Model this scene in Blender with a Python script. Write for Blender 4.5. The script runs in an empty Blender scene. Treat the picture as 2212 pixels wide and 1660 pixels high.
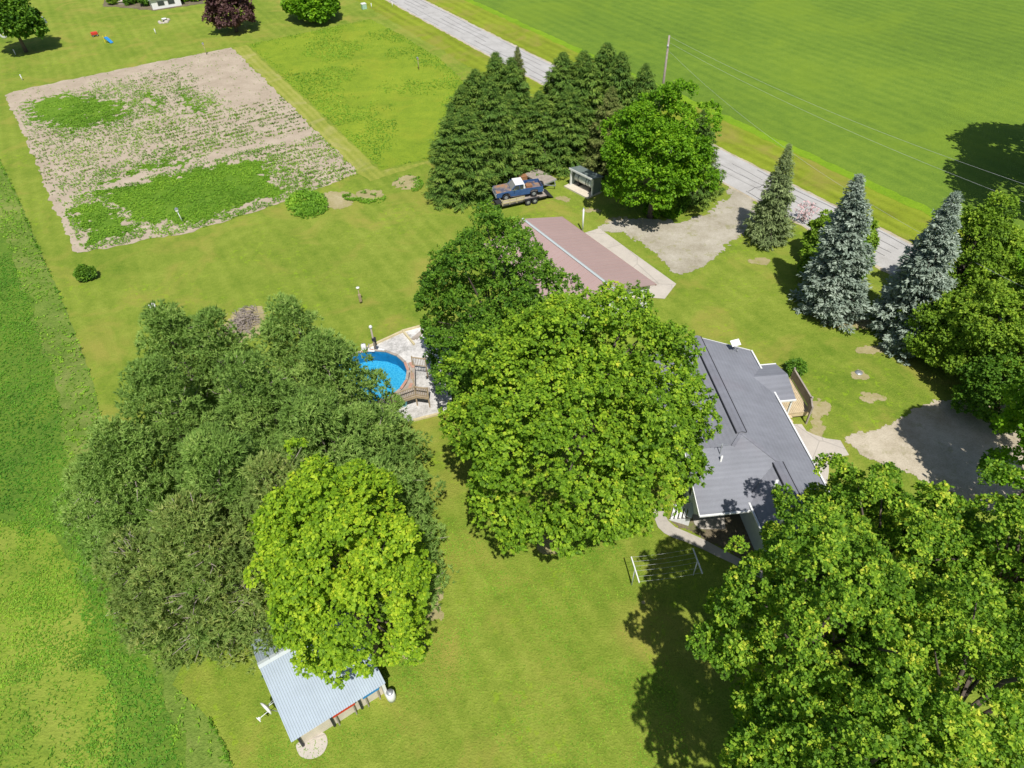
import bpy, math, random
import numpy as np
from mathutils import Vector, Matrix
from mathutils.geometry import tessellate_polygon

# ------------------------------------------------------------ camera
SC = bpy.context.scene
COL = SC.collection
F, PITCH, ROLL, CX, CY, H = 1472.88, math.radians(43.4527), math.radians(1.8556), 1106., 830., 38.
cp, sp = math.cos(PITCH), math.sin(PITCH)
cr, sr = math.cos(ROLL), math.sin(ROLL)
FW = np.array([0, cp, -sp]); R0 = np.array([1., 0, 0]); D0 = np.array([0, -sp, -cp])
RT = cr * R0 + sr * D0; DN = -sr * R0 + cr * D0
CAM = np.array([RT, DN, FW])
cam = bpy.data.cameras.new('camera'); camo = bpy.data.objects.new('camera', cam); COL.objects.link(camo)
cam.sensor_width = 36; cam.lens = 36 * F / 2212; cam.clip_end = 3000; cam.clip_start = .5
m = Matrix(((RT[0], -DN[0], -FW[0], 0), (RT[1], -DN[1], -FW[1], 0), (RT[2], -DN[2], -FW[2], H), (0, 0, 0, 1)))
camo.matrix_world = m
SC.camera = camo

# ------------------------------------------------------------ light
EL, AZ = math.radians(59), math.radians(-9.5)
W = bpy.data.worlds.new('World'); SC.world = W; W.use_nodes = True
nt = W.node_tree
bg = nt.nodes['Background']; sky = nt.nodes.new('ShaderNodeTexSky'); sky.sky_type = 'NISHITA'
sky.sun_disc = False; sky.sun_elevation = EL; sky.sun_rotation = math.radians(170.5)
nt.links.new(sky.outputs[0], bg.inputs[0]); bg.inputs[1].default_value = 0.075
sun = bpy.data.lights.new('sun', 'SUN'); sun.energy = 4.4; sun.angle = math.radians(.53); sun.color = (1, .965, .91)
suno = bpy.data.objects.new('sun', sun); COL.objects.link(suno)
sd = Vector((math.sin(AZ) * math.cos(EL), math.cos(AZ) * math.cos(EL), -math.sin(EL)))
suno.rotation_euler = sd.to_track_quat('-Z', 'Y').to_euler(); suno.location = (5, -30, 60)
SC.view_settings.view_transform = 'Standard'; SC.view_settings.look = 'None'
SC.view_settings.exposure = 0.2; SC.view_settings.gamma = 1

# ------------------------------------------------------------ helpers
def G(x, y, z=0.):
    """point at height z seen at pixel x,y (2212x1660 frame)"""
    d = CAM.T @ np.array([(x - CX) / F, (y - CY) / F, 1]); t = (z - H) / d[2]
    return np.array([t * d[0], t * d[1], z])
def A(x, y, zx, zy, s): return ((zx + x / s) * .7203, (zy + y / s) * .7203)
def GA(pts, zx, zy, s, z=0.): return [G(*A(x, y, zx, zy, s), z=z)[:2] for x, y in pts]
def GP(pts, z=0.): return [G(x, y, z)[:2] for x, y in pts]
rng = np.random.default_rng(7)

def lin(*c):
    if len(c) == 1: c = c[0]
    return tuple((v / 255 / 12.92 if v / 255 <= .04045 else ((v / 255 + .055) / 1.055) ** 2.4) for v in c) + (1,)

def tag(o, label=None, cat=None, group=None, kind=None):
    if label: o['label'] = label
    if cat: o['category'] = cat
    if group: o['group'] = group
    if kind: o['kind'] = kind
    return o
def empty(name, loc, rz=0, label=None, cat=None, group=None):
    o = bpy.data.objects.new(name, None); COL.objects.link(o); o.location = loc; o.rotation_euler = (0, 0, rz)
    o.empty_display_size = .3
    return tag(o, label, cat, group)
def link(name, me, mat=None, parent=None):
    o = bpy.data.objects.new(name, me); COL.objects.link(o)
    if mat is not None: me.materials.append(mat)
    if parent is not None: o.parent = parent
    return o
def copy_tree(o, parent=None):
    c = o.copy(); COL.objects.link(c)
    if parent is not None: c.parent = parent
    for ch in o.children: copy_tree(ch, c)
    return c

class MB:
    """collects boxes, bars, tubes and faces into one mesh"""
    def __init__(s): s.v = []; s.f = []; s.sm = []
    def add(s, v, f, smooth=False):
        n = len(s.v); s.v += [tuple(map(float, p)) for p in v]; s.f += [tuple(i + n for i in q) for q in f]; s.sm += [smooth] * len(f); return s
    def box(s, x0, x1, y0, y1, z0, z1, M=None):
        v = [(x, y, z) for z in (z0, z1) for y in (y0, y1) for x in (x0, x1)]
        if M is not None: v = [M @ Vector(p) for p in v]
        return s.add(v, [(0, 2, 3, 1), (4, 5, 7, 6), (0, 1, 5, 4), (2, 6, 7, 3), (0, 4, 6, 2), (1, 3, 7, 5)])
    def bar(s, a, b, w, h=None, up=(0, 0, 1)):
        a, b = Vector(a), Vector(b); h = h or w; d = (b - a)
        if d.length < 1e-6: return s
        d.normalize(); up = Vector(up)
        if abs(d.dot(up)) > .98: up = Vector((0, 1, 0))
        r = d.cross(up).normalized() * w / 2; u = r.cross(d).normalized() * h / 2
        v = [p + i * r + j * u for p in (a, b) for i, j in ((-1, -1), (1, -1), (1, 1), (-1, 1))]
        return s.add(v, [(3, 2, 1, 0), (4, 5, 6, 7), (0, 1, 5, 4), (1, 2, 6, 5), (2, 3, 7, 6), (3, 0, 4, 7)])
    def tube(s, pts, rad, n=8, caps=True):
        pts = [Vector(p) for p in pts]; rad = rad if hasattr(rad, '__len__') else [rad] * len(pts)
        v = []; f = []
        for i, p in enumerate(pts):
            d = (pts[min(i + 1, len(pts) - 1)] - pts[max(i - 1, 0)]); d = d.normalized() if d.length > 1e-9 else Vector((0, 0, 1))
            up = Vector((0, 0, 1)) if abs(d.z) < .9 else Vector((1, 0, 0))
            r = d.cross(up).normalized(); u = r.cross(d)
            for k in range(n):
                a = 2 * math.pi * k / n; v.append(p + (r * math.cos(a) + u * math.sin(a)) * rad[i])
        for i in range(len(pts) - 1):
            for k in range(n):
                f.append((i * n + k, i * n + (k + 1) % n, (i + 1) * n + (k + 1) % n, (i + 1) * n + k))
        if caps: f.append(tuple(range(n))[::-1]); f.append(tuple((len(pts) - 1) * n + k for k in range(n)))
        return s.add(v, f, True)
    def lathe(s, c, prof, n=24, axis='z'):
        v = []; f = []
        for r, z in prof:
            for k in range(n):
                a = 2 * math.pi * k / n; p = (r * math.cos(a), r * math.sin(a), z)
                if axis == 'y': p = (p[0], p[2], p[1])
                if axis == 'x': p = (p[2], p[0], p[1])
                v.append((c[0] + p[0], c[1] + p[1], c[2] + p[2]))
        for i in range(len(prof) - 1):
            for k in range(n): f.append((i * n + k, i * n + (k + 1) % n, (i + 1) * n + (k + 1) % n, (i + 1) * n + k))
        return s.add(v, f, True)
    def slab(s, poly, t):
        """thick plate: poly = 3-D top outline, thickness t downward"""
        n = len(poly); v = [tuple(p) for p in poly] + [(p[0], p[1], p[2] - t) for p in poly]
        f = [tuple(range(n)), tuple(range(2 * n - 1, n - 1, -1))] + [(i, i + n, (i + 1) % n + n, (i + 1) % n) for i in range(n)]
        return s.add(v, f)
    def prism(s, poly, y0, y1):
        """poly in (x,z), extruded along y"""
        n = len(poly); v = [(x, y0, z) for x, z in poly] + [(x, y1, z) for x, z in poly]
        return s.add(v, [tuple(range(n)), tuple(range(2 * n - 1, n - 1, -1))] + [(i, i + n, (i + 1) % n + n, (i + 1) % n) for i in range(n)])
    def build(s, name, mat, parent=None, bevel=0):
        me = bpy.data.meshes.new(name); me.from_pydata(s.v, [], s.f); me.update()
        for p, q in zip(me.polygons, s.sm): p.use_smooth = q
        o = link(name, me, mat, parent)
        import bmesh
        b = bmesh.new(); b.from_mesh(me); bmesh.ops.recalc_face_normals(b, faces=b.faces); b.to_mesh(me); b.free()
        if bevel:
            md = o.modifiers.new('bevel', 'BEVEL'); md.width = bevel; md.segments = 2; md.limit_method = 'ANGLE'
        return o

def rawmesh(name, co, nper, tint=None, nrm=None):
    """co: (n*nper,3) unshared polygons"""
    n = len(co) // nper
    me = bpy.data.meshes.new(name); me.vertices.add(len(co)); me.vertices.foreach_set('co', np.ascontiguousarray(co, dtype=np.float32).ravel())
    me.loops.add(n * nper); me.loops.foreach_set('vertex_index', np.arange(n * nper, dtype=np.int32))
    me.polygons.add(n); me.polygons.foreach_set('loop_start', np.arange(0, n * nper, nper, dtype=np.int32))
    me.update(calc_edges=True)
    if tint is not None:
        a = me.attributes.new('tint', 'FLOAT', 'FACE'); a.data.foreach_set('value', np.ascontiguousarray(tint, dtype=np.float32))
    return me
def unit(v): return v / (np.linalg.norm(v, axis=-1, keepdims=True) + 1e-9)
def rnd(n, g=None): return unit((g or rng).normal(size=(n, 3)))

# value noise in numpy
_perm = np.random.default_rng(3).random((256, 256))
def vnoise(x, y, s):
    x = np.asarray(x) / s + 77.3; y = np.asarray(y) / s + 31.7
    xi = np.floor(x).astype(int); yi = np.floor(y).astype(int); fx = x - xi; fy = y - yi
    fx = fx * fx * (3 - 2 * fx); fy = fy * fy * (3 - 2 * fy)
    g = lambda i, j: _perm[i % 256, j % 256]
    return (g(xi, yi) * (1 - fx) + g(xi + 1, yi) * fx) * (1 - fy) + (g(xi, yi + 1) * (1 - fx) + g(xi + 1, yi + 1) * fx) * fy
def fbm(x, y, s, o=4):
    t = 0; a = .5
    for k in range(o): t = t + a * vnoise(x + 13 * k, y - 7 * k, s / 2 ** k); a *= .5
    return t / (1 - .5 ** o)      # 0..1
def sdist(px, py, poly):
    """signed distance, + inside"""
    P = np.asarray(poly); n = len(P); d = np.full(px.shape, 1e9); ins = np.zeros(px.shape, bool)
    for i in range(n):
        a = P[i]; b = P[(i + 1) % n]; ab = b - a
        t = np.clip(((px - a[0]) * ab[0] + (py - a[1]) * ab[1]) / (ab @ ab + 1e-9), 0, 1)
        d = np.minimum(d, np.hypot(px - a[0] - t * ab[0], py - a[1] - t * ab[1]))
        c = ((a[1] > py) != (b[1] > py)) & (px < (b[0] - a[0]) * (py - a[1]) / (b[1] - a[1] + 1e-12) + a[0]); ins ^= c
    return np.where(ins, d, -d)
def smooth_poly(P, k=2):
    P = [np.asarray(p, float) for p in P]
    for _ in range(k):
        Q = []
        for i in range(len(P)):
            a, b = P[i], P[(i + 1) % len(P)]; Q += [a * .75 + b * .25, a * .25 + b * .75]
        P = Q
    return P

# ------------------------------------------------------------ materials
def newmat(name):
    m = bpy.data.materials.new(name); m.use_nodes = True; t = m.node_tree; return m, t, t.nodes['Principled BSDF']
def nd(t, kind, **kw):
    n = t.nodes.new(kind)
    for k, v in kw.items():
        if k.startswith('i_'):
            k = k[2:]; n.inputs[int(k) if k.isdigit() else k.replace('_', ' ')].default_value = v
        else: setattr(n, k, v)
    return n
def ramp(t, stops, src):
    r = t.nodes.new('ShaderNodeValToRGB'); e = r.color_ramp.elements
    while len(e) < len(stops): e.new(.5)
    for q, (p, c) in zip(e, stops): q.position = p; q.color = c
    t.links.new(src, r.inputs[0]); return r.outputs[0]
def noise(t, scale, detail=4, rough=.55, co=None, dist=0.):
    n = nd(t, 'ShaderNodeTexNoise', i_Scale=scale, i_Detail=detail, i_Roughness=rough, i_Distortion=dist)
    if co is not None: t.links.new(co, n.inputs['Vector'])
    return n.outputs['Fac']
def mixc(t, fac, a, b, mode='MIX'):
    n = nd(t, 'ShaderNodeMix', data_type='RGBA', blend_type=mode)
    for s, v in ((0, fac), (6, a), (7, b)):
        if hasattr(v, 'is_linked'): t.links.new(v, n.inputs[s])
        else: n.inputs[s].default_value = v
    return n.outputs[2]
def mth(t, op, a, b=0., c=None):
    n = nd(t, 'ShaderNodeMath', operation=op)
    for i, v in enumerate((a, b, c)):
        if v is None: continue
        if hasattr(v, 'is_linked'): t.links.new(v, n.inputs[i])
        else: n.inputs[i].default_value = v
    return n.outputs[0]
def wco(t):
    return nd(t, 'ShaderNodeNewGeometry').outputs['Position']
def bump(t, b, h, s=.5, d=.05):
    n = nd(t, 'ShaderNodeBump', i_Strength=s, i_Distance=d); t.links.new(h, n.inputs['Height']); t.links.new(n.outputs[0], b.inputs['Normal'])

def plain(name, c, rough=.6, metal=0., var=.15, scale=3., bmp=0., spec=.4):
    """solid colour with large soft variation and fine grain"""
    m, t, b = newmat(name); o = nd(t, 'ShaderNodeTexCoord').outputs['Object']
    n1 = noise(t, scale, 5, .6, o); n2 = noise(t, scale * 14, 3, .6, o)
    k = mth(t, 'ADD', mth(t, 'MULTIPLY', n1, .7), mth(t, 'MULTIPLY', n2, .3))
    lo = tuple(v * (1 - var * 1.5) for v in c[:3]) + (1,); hi = tuple(min(1, v * (1 + var * 1.5)) for v in c[:3]) + (1,)
    t.links.new(ramp(t, [(.25, lo), (.75, hi)], k), b.inputs['Base Color'])
    b.inputs['Roughness'].default_value = rough; b.inputs['Metallic'].default_value = metal; b.inputs['Specular IOR Level'].default_value = spec
    if bmp: bump(t, b, n2, .6, bmp)
    return m

def grassmat(name, dark, mid, lite, dry=None, dryamt=.5, big=.09, rows=None, clover=None, rowamt=.25, grain=9., bstr=.8):
    m, t, b = newmat(name); co = wco(t)
    nb = noise(t, big, 4, .62, co, .4); nm = noise(t, .55, 5, .65, co); nf = noise(t, grain, 3, .7, co); nff = noise(t, 2.6, 4, .7, co)
    k = mth(t, 'ADD', mth(t, 'MULTIPLY', nb, .28), mth(t, 'ADD', mth(t, 'MULTIPLY', nm, .24), mth(t, 'ADD', mth(t, 'MULTIPLY', nff, .2), mth(t, 'MULTIPLY', nf, .28))))
    if rows:
        ang, per = rows
        mp = nd(t, 'ShaderNodeMapping', i_Rotation=(0, 0, ang)); t.links.new(co, mp.inputs[0])
        w = nd(t, 'ShaderNodeTexWave', i_Scale=1 / per * .314, i_Distortion=2.5, i_Detail=3, i_Detail_Scale=.4); w.bands_direction = 'X'
        t.links.new(mp.outputs[0], w.inputs[0])
        st = nd(t, 'ShaderNodeMapping', i_Scale=(.9, .035, 1)); t.links.new(mp.outputs[0], st.inputs[0])
        ns = noise(t, 1.0, 4, .6, st.outputs[0])
        k = mth(t, 'ADD', k, mth(t, 'MULTIPLY', mth(t, 'SUBTRACT', w.outputs['Fac'], .5), rowamt * .35))
        k = mth(t, 'ADD', k, mth(t, 'MULTIPLY', mth(t, 'SUBTRACT', ns, .5), rowamt))
    c = ramp(t, [(.38, dark), (.5, mid), (.62, lite)], k)
    if dry:
        nd2 = noise(t, big * 1.9, 5, .6, co, .8)
        f = ramp(t, [(.5, (0, 0, 0, 1)), (.68, (dryamt,) * 3 + (1,))], nd2); c = mixc(t, f, c, dry)
    if clover:
        n3 = noise(t, 1.6, 3, .7, co); n4 = noise(t, .12, 3, .5, co)
        f = mth(t, 'MULTIPLY', ramp(t, [(.56, (0, 0, 0, 1)), (.64, (1, 1, 1, 1))], n3), ramp(t, [(.45, (0, 0, 0, 1)), (.62, (.55,) * 3 + (1,))], n4))
        c = mixc(t, f, c, clover)
    t.links.new(c, b.inputs['Base Color']); b.inputs['Roughness'].default_value = .9; b.inputs['Specular IOR Level'].default_value = .15
    hh = mth(t, 'ADD', nf, mth(t, 'MULTIPLY', nff, .8)); bump(t, b, hh, bstr, .12)
    return m

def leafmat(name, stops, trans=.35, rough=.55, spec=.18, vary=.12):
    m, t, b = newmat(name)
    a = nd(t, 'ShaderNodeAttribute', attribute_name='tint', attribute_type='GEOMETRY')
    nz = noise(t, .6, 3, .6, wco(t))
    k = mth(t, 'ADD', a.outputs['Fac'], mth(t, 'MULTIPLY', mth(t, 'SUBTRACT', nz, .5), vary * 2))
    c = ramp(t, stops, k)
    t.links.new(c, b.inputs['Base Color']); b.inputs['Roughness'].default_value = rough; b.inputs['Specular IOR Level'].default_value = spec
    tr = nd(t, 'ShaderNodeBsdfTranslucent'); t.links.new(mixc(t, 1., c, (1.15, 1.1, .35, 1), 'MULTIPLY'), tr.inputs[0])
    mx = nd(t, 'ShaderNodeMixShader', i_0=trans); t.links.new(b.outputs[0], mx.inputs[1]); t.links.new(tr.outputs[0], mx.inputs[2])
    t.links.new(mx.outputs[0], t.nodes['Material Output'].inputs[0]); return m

M = {}
M['bark'] = plain('bark', (.12, .095, .075, 1), .9, var=.3, scale=4, bmp=.03)
M['greybark'] = plain('grey_bark', (.33, .28, .24, 1), .9, var=.25, scale=4, bmp=.02)
M['maple'] = leafmat('maple_leaf', [(0, (0.054, 0.132, 0.009, 1)), (.42, (0.19, 0.35, 0.022, 1)), (.75, (0.39, 0.56, 0.036, 1)), (1, (0.64, 0.64, 0.06, 1))])
M['yellowmaple'] = leafmat('yellow_maple_leaf', [(0, (0.068, 0.162, 0.011, 1)), (.42, (0.24, 0.41, 0.02, 1)), (.75, (0.46, 0.61, 0.034, 1)), (1, (0.621, 0.634, 0.047, 1))])
M['bigmaple'] = leafmat('silver_maple_leaf', [(0, (0.052, 0.131, 0.012, 1)), (.45, (0.17, 0.335, 0.026, 1)), (.75, (0.40, 0.57, 0.045, 1)), (1, (0.735, 0.735, 0.088, 1))])
M['walnut'] = leafmat('oak_leaf', [(0, (0.04, 0.11, 0.014, 1)), (.5, (0.135, 0.285, 0.025, 1)), (1, (0.33, 0.51, 0.05, 1))])
M['brightmaple'] = leafmat('bright_maple_leaf', [(0, (0.053, 0.150, 0.006, 1)), (.5, (0.18, 0.38, 0.016, 1)), (1, (0.38, 0.58, 0.03, 1))])
M['olive'] = leafmat('olive_leaf', [(0, (0.07, 0.145, 0.018, 1)), (.5, (0.24, 0.40, 0.034, 1)), (1, (0.48, 0.60, 0.06, 1))])
M['purple'] = leafmat('purple_leaf', [(0, (0.064, 0.029, 0.035, 1)), (.5, (0.152, 0.080, 0.080, 1)), (1, (0.272, 0.176, 0.144, 1))])
M['pine'] = leafmat('pine_needles', [(0, (0.065, 0.125, 0.026, 1)), (.5, (0.25, 0.41, 0.085, 1)), (1, (0.50, 0.64, 0.18, 1))], .35, .6)
M['drypine'] = leafmat('dry_pine_needles', [(0, (0.095, 0.133, 0.038, 1)), (.5, (0.25, 0.37, 0.085, 1)), (1, (0.50, 0.52, 0.17, 1))], .35, .6)
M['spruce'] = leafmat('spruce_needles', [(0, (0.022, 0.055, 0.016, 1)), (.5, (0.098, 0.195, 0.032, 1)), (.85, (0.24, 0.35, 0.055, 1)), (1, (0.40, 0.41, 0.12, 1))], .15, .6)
M['brownspruce'] = leafmat('browning_spruce_needles', [(0, (0.05, 0.07, 0.022, 1)), (.5, (0.15, 0.21, 0.045, 1)), (1, (0.34, 0.34, 0.11, 1))], .15, .6)
M['bluespruce'] = leafmat('blue_spruce_needles', [(0, (0.069, 0.112, 0.088, 1)), (.5, (0.27, 0.34, 0.265, 1)), (1, (0.54, 0.61, 0.50, 1))], .1, .55)
M['greyspruce'] = leafmat('grey_green_spruce_needles', [(0, (0.053, 0.083, 0.045, 1)), (.5, (0.22, 0.29, 0.11, 1)), (1, (0.44, 0.52, 0.24, 1))], .12, .55)
M['weed'] = leafmat('weed_leaf', [(0, (0.068, 0.170, 0.017, 1)), (.5, (0.204, 0.408, 0.034, 1)), (1, (0.442, 0.646, 0.060, 1))], .3, .6)
M['crop'] = leafmat('crop_leaf', [(0, (0.044, 0.140, 0.014, 1)), (.5, (0.123, 0.333, 0.026, 1)), (1, (0.350, 0.560, 0.052, 1))], .3, .6)
M['corn'] = leafmat('corn_leaf', [(0, (0.080, 0.160, 0.032, 1)), (.5, (0.208, 0.320, 0.056, 1)), (1, (0.448, 0.528, 0.112, 1))], .3, .6)
M['petal'] = plain('pink_petal', (.62, .42, .42, 1), .7)

LAWN = dict(dark=(.118, .20, .016, 1), mid=(.208, .275, .032, 1), lite=(.298, .355, .054, 1))
M['lawn'] = grassmat('lawn_grass', **LAWN, dry=(.33, .30, .06, 1), dryamt=.7, rows=(math.radians(-30), 1.6), clover=(.27, .42, .014, 1), rowamt=.09)
M['field'] = grassmat('crop_field', (.095, .17, .02, 1), (.138, .23, .024, 1), (.19, .285, .03, 1), dry=(.20, .29, .022, 1), dryamt=.5, rows=(math.radians(-30.5), 2.2), rowamt=.13, grain=6, big=.03)
M['leftfield'] = grassmat('left_crop', (.06, .135, .016, 1), (.11, .20, .022, 1), (.18, .27, .03, 1), dry=(.20, .28, .03, 1), dryamt=.4, grain=5, bstr=1.)
M['rough'] = grassmat('rough_grass', (.09, .15, .022, 1), (.15, .23, .035, 1), (.24, .31, .06, 1), dry=(.30, .30, .10, 1), dryamt=.6, grain=6, bstr=1.)
M['plot'] = grassmat('weedy_plot', (.13, .21, .016, 1), (.215, .305, .022, 1), (.295, .37, .03, 1), dry=(.31, .34, .03, 1), dryamt=.5, grain=6, bstr=1.)
M['verge'] = grassmat('road_verge', (.16, .20, .016, 1), (.225, .285, .02, 1), (.29, .35, .03, 1), dry=(.30, .26, .06, 1), dryamt=.7, rows=(math.radians(-30.5), 1.8), rowamt=.22)
M['strip'] = grassmat('tall_strip', (.13, .25, .012, 1), (.19, .325, .014, 1), (.26, .40, .018, 1), grain=6, bstr=1.)
M['drylane'] = grassmat('dry_lane', (.20, .25, .035, 1), (.29, .32, .05, 1), (.38, .38, .09, 1), dry=(.45, .40, .17, 1), dryamt=.6, rows=(math.radians(-30.5), .9), rowamt=.2)

def dirtmat(name, a, b_, c, grain=6., bstr=.6, spots=None):
    m, t, b = newmat(name); co = wco(t)
    k = mth(t, 'ADD', mth(t, 'MULTIPLY', noise(t, .35, 5, .6, co), .5), mth(t, 'ADD', mth(t, 'MULTIPLY', noise(t, 2.2, 4, .65, co), .2), mth(t, 'MULTIPLY', noise(t, grain, 3, .75, co), .3)))
    cc = ramp(t, [(.36, a), (.5, b_), (.63, c)], k)
    if spots:
        f = ramp(t, [(.55, (0, 0, 0, 1)), (.66, (.75,) * 3 + (1,))], noise(t, .8, 6, .72, co)); cc = mixc(t, f, cc, spots)
    t.links.new(cc, b.inputs['Base Color']); b.inputs['Roughness'].default_value = .95; b.inputs['Specular IOR Level'].default_value = .2
    bump(t, b, noise(t, grain, 3, .75, co), bstr, .06); return m
M['soil'] = dirtmat('garden_soil', (.34, .275, .20, 1), (.42, .345, .26, 1), (.50, .42, .32, 1), 5, .8)
M['dirt'] = dirtmat('bare_dirt', (.27, .24, .10, 1), (.35, .30, .15, 1), (.44, .38, .23, 1), 5, .6, spots=(.24, .28, .03, 1))
M['gravel'] = dirtmat('gravel', (.29, .255, .18, 1), (.41, .37, .29, 1), (.52, .48, .40, 1), 9, 1., spots=(.27, .27, .10, 1))
M['gravel2'] = dirtmat('drive_gravel', (.34, .285, .195, 1), (.48, .415, .305, 1), (.60, .53, .41, 1), 9, 1., spots=(.33, .30, .17, 1))
M['whitegravel'] = dirtmat('white_gravel', (.32, .31, .29, 1), (.58, .56, .53, 1), (.78, .76, .72, 1), 4, 1., spots=(.26, .25, .23, 1))
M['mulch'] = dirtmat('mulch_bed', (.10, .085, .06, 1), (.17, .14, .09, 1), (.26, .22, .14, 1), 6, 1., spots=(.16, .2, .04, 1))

def concmat(name, c, crack=True):
    m, t, b = newmat(name); co = wco(t)
    k = mth(t, 'ADD', mth(t, 'MULTIPLY', noise(t, .7, 6, .6, co), .6), mth(t, 'MULTIPLY', noise(t, 7, 4, .7, co), .4))
    cc = ramp(t, [(.3, tuple(v * .8 for v in c) + (1,)), (.5, c + (1,)), (.7, tuple(v * 1.12 for v in c) + (1,))], k)
    if crack:
        v = nd(t, 'ShaderNodeTexVoronoi', feature='DISTANCE_TO_EDGE', i_Scale=.28); t.links.new(mixc(t, .12, co, nd(t, 'ShaderNodeTexNoise', i_Scale=1.5).outputs['Color']), v.inputs['Vector'])
        f = ramp(t, [(0, (.55,) * 3 + (1,)), (.012, (0, 0, 0, 1))], v.outputs[0]); cc = mixc(t, f, cc, tuple(v * .45 for v in c) + (1,))
    t.links.new(cc, b.inputs['Base Color']); b.inputs['Roughness'].default_value = .85
    bump(t, b, noise(t, 12, 4, .7, co), .3, .01); return m
M['concrete'] = concmat('concrete', (.50, .45, .385))
M['walk'] = concmat('walk_concrete', (.44, .40, .345))

# ------------------------------------------------------------ ground
def sheet(name, poly, mat, z, kind='structure', sm=0):
    if sm: poly = smooth_poly(poly, sm)
    P = [Vector((p[0], p[1], z)) for p in poly]; tri = tessellate_polygon([P])
    me = bpy.data.meshes.new(name); me.from_pydata([tuple(p) for p in P], [], [tuple(t) for t in tri]); me.update()
    o = link(name, me, mat); tag(o, kind=kind)
    import bmesh
    b = bmesh.new(); b.from_mesh(me); bmesh.ops.recalc_face_normals(b, faces=b.faces)
    if sum(f.normal.z for f in b.faces) < 0: bmesh.ops.reverse_faces(b, faces=b.faces)
    b.to_mesh(me); b.free(); return o
def ragged(poly, amp=.25, step=.25, s=1.2):
    out = []
    for i in range(len(poly)):
        a = np.asarray(poly[i], float); b = np.asarray(poly[(i + 1) % len(poly)], float); L = np.linalg.norm(b - a); n = max(1, int(L / step)); d = (b - a) / (L + 1e-9); nn = np.array([d[1], -d[0]])
        for k in range(n):
            p = a + (b - a) * k / n; out.append(p + nn * amp * ((fbm(p[0], p[1], s, 3) - .5) * 2))
    return out
def patch(name, poly, mat, z, cell=.12, jag=1.0, s=1.5, bias=0., kind='structure'):
    """sheet with a broken, patchy edge made of small cells"""
    P = np.asarray(poly); x0, y0 = P.min(0) - jag; x1, y1 = P.max(0) + jag
    gx, gy = np.meshgrid(np.arange(x0, x1, cell), np.arange(y0, y1, cell)); d = sdist(gx, gy, poly)
    n = (fbm(gx, gy, s, 5) - .5) * 2.2 * jag; n2 = (vnoise(gx, gy, .3) - .5) * jag * .6
    k = (np.clip(d, -9, 3) + n + n2 + bias) > 0
    gx, gy = gx[k], gy[k]; c = cell / 2
    q = np.stack([np.stack([gx - c, gy - c], -1), np.stack([gx + c, gy - c], -1), np.stack([gx + c, gy + c], -1), np.stack([gx - c, gy + c], -1)], 1).reshape(-1, 2)
    me = rawmesh(name, np.c_[q, np.full(len(q), z)], 4); o = link(name, me, mat); return tag(o, kind=kind)

g = 900
o = sheet('ground', [(-g, -g), (g, -g), (g, g), (-g, g)], M['lawn'], 0.)
VP = (-156, -539)
def par(x, y, X):      # point on the line from the road's vanishing point through x,y at abscissa X
    return (X, VP[1] + (y - VP[1]) * (X - VP[0]) / (x - VP[0]))
rdir = G(1162 / 3071 * 2212 * 1.0, 0)[:2]
# road frame: unit vectors along / across, from two edge points
E0 = G(*par(1688, 280, 838))[:2]
ra = np.array([math.sin(math.radians(-30.534)), math.cos(math.radians(-30.534))]); rx = np.array([ra[1], -ra[0]])
rl = float(np.dot(G(1528, 376)[:2], rx)); rr = float(np.dot(G(1550, 325)[:2], rx))
def road_pt(u, v): return ra * u + rx * v          # v absolute offset across
vL = float(np.mean([np.dot(G(*p)[:2], rx) for p in ((838, 0), (1056, 120), (1528, 377))]))
vR = float(np.mean([np.dot(G(*p)[:2], rx) for p in ((919, 0), (1550, 325), (1660, 379), (1958, 522))]))
vF = float(np.mean([np.dot(G(*p)[:2], rx) for p in ((1688, 323), (1842, 390), (2025, 463))]))
U0, U1 = -150, 700
def band(v0, v1, u0=U0, u1=U1): return [road_pt(u0, v0), road_pt(u0, v1), road_pt(u1, v1), road_pt(u1, v0)]
sheet('verge', ragged(band(vR - .5, vF + .3, -20, 260), .3, .5), M['verge'], .004)
sheet('verge', ragged(band(vL - 5.2, vL + .5, 68, 260), .5, .5), M['verge'], .004)
sheet('field', ragged(band(vF, vF + 500, -40, 420), .35, .5), M['field'], .012)
sheet('field_margin', ragged(band(vF - .15, vF + 1.3, -20, 300), .35, .3, 1.2), M['strip'], .016)
# road surface
m_, t, b = newmat('road_surface'); co = wco(t)
k = mth(t, 'ADD', mth(t, 'MULTIPLY', noise(t, .5, 5, .6, co), .5), mth(t, 'MULTIPLY', noise(t, 9, 3, .8, co), .5))
cc = ramp(t, [(.35, (.35, .335, .31, 1)), (.5, (.43, .415, .39, 1)), (.65, (.50, .485, .46, 1))], k)
mp = nd(t, 'ShaderNodeMapping', i_Rotation=(0, 0, math.radians(-30.5))); t.links.new(co, mp.inputs[0])
st = nd(t, 'ShaderNodeMapping', i_Scale=(1.3, .03, 1)); t.links.new(mp.outputs[0], st.inputs[0])
cc = mixc(t, ramp(t, [(.56, (0, 0, 0, 1)), (.7, (.35,) * 3 + (1,))], noise(t, 1., 4, .6, st.outputs[0])), cc, (.34, .325, .3, 1))
t.links.new(cc, b.inputs['Base Color']); b.inputs['Roughness'].default_value = .9
bump(t, b, noise(t, 10, 3, .8, co), .5, .01); M['road'] = m_
sheet('road_shoulder', ragged(band(vL - .35, vR + .35, -60, 400), .25, .3, .8), M['gravel2'], .02)
sheet('road', ragged(band(vL, vR, -60, 400), .05, .5), M['road'], .026)
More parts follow.
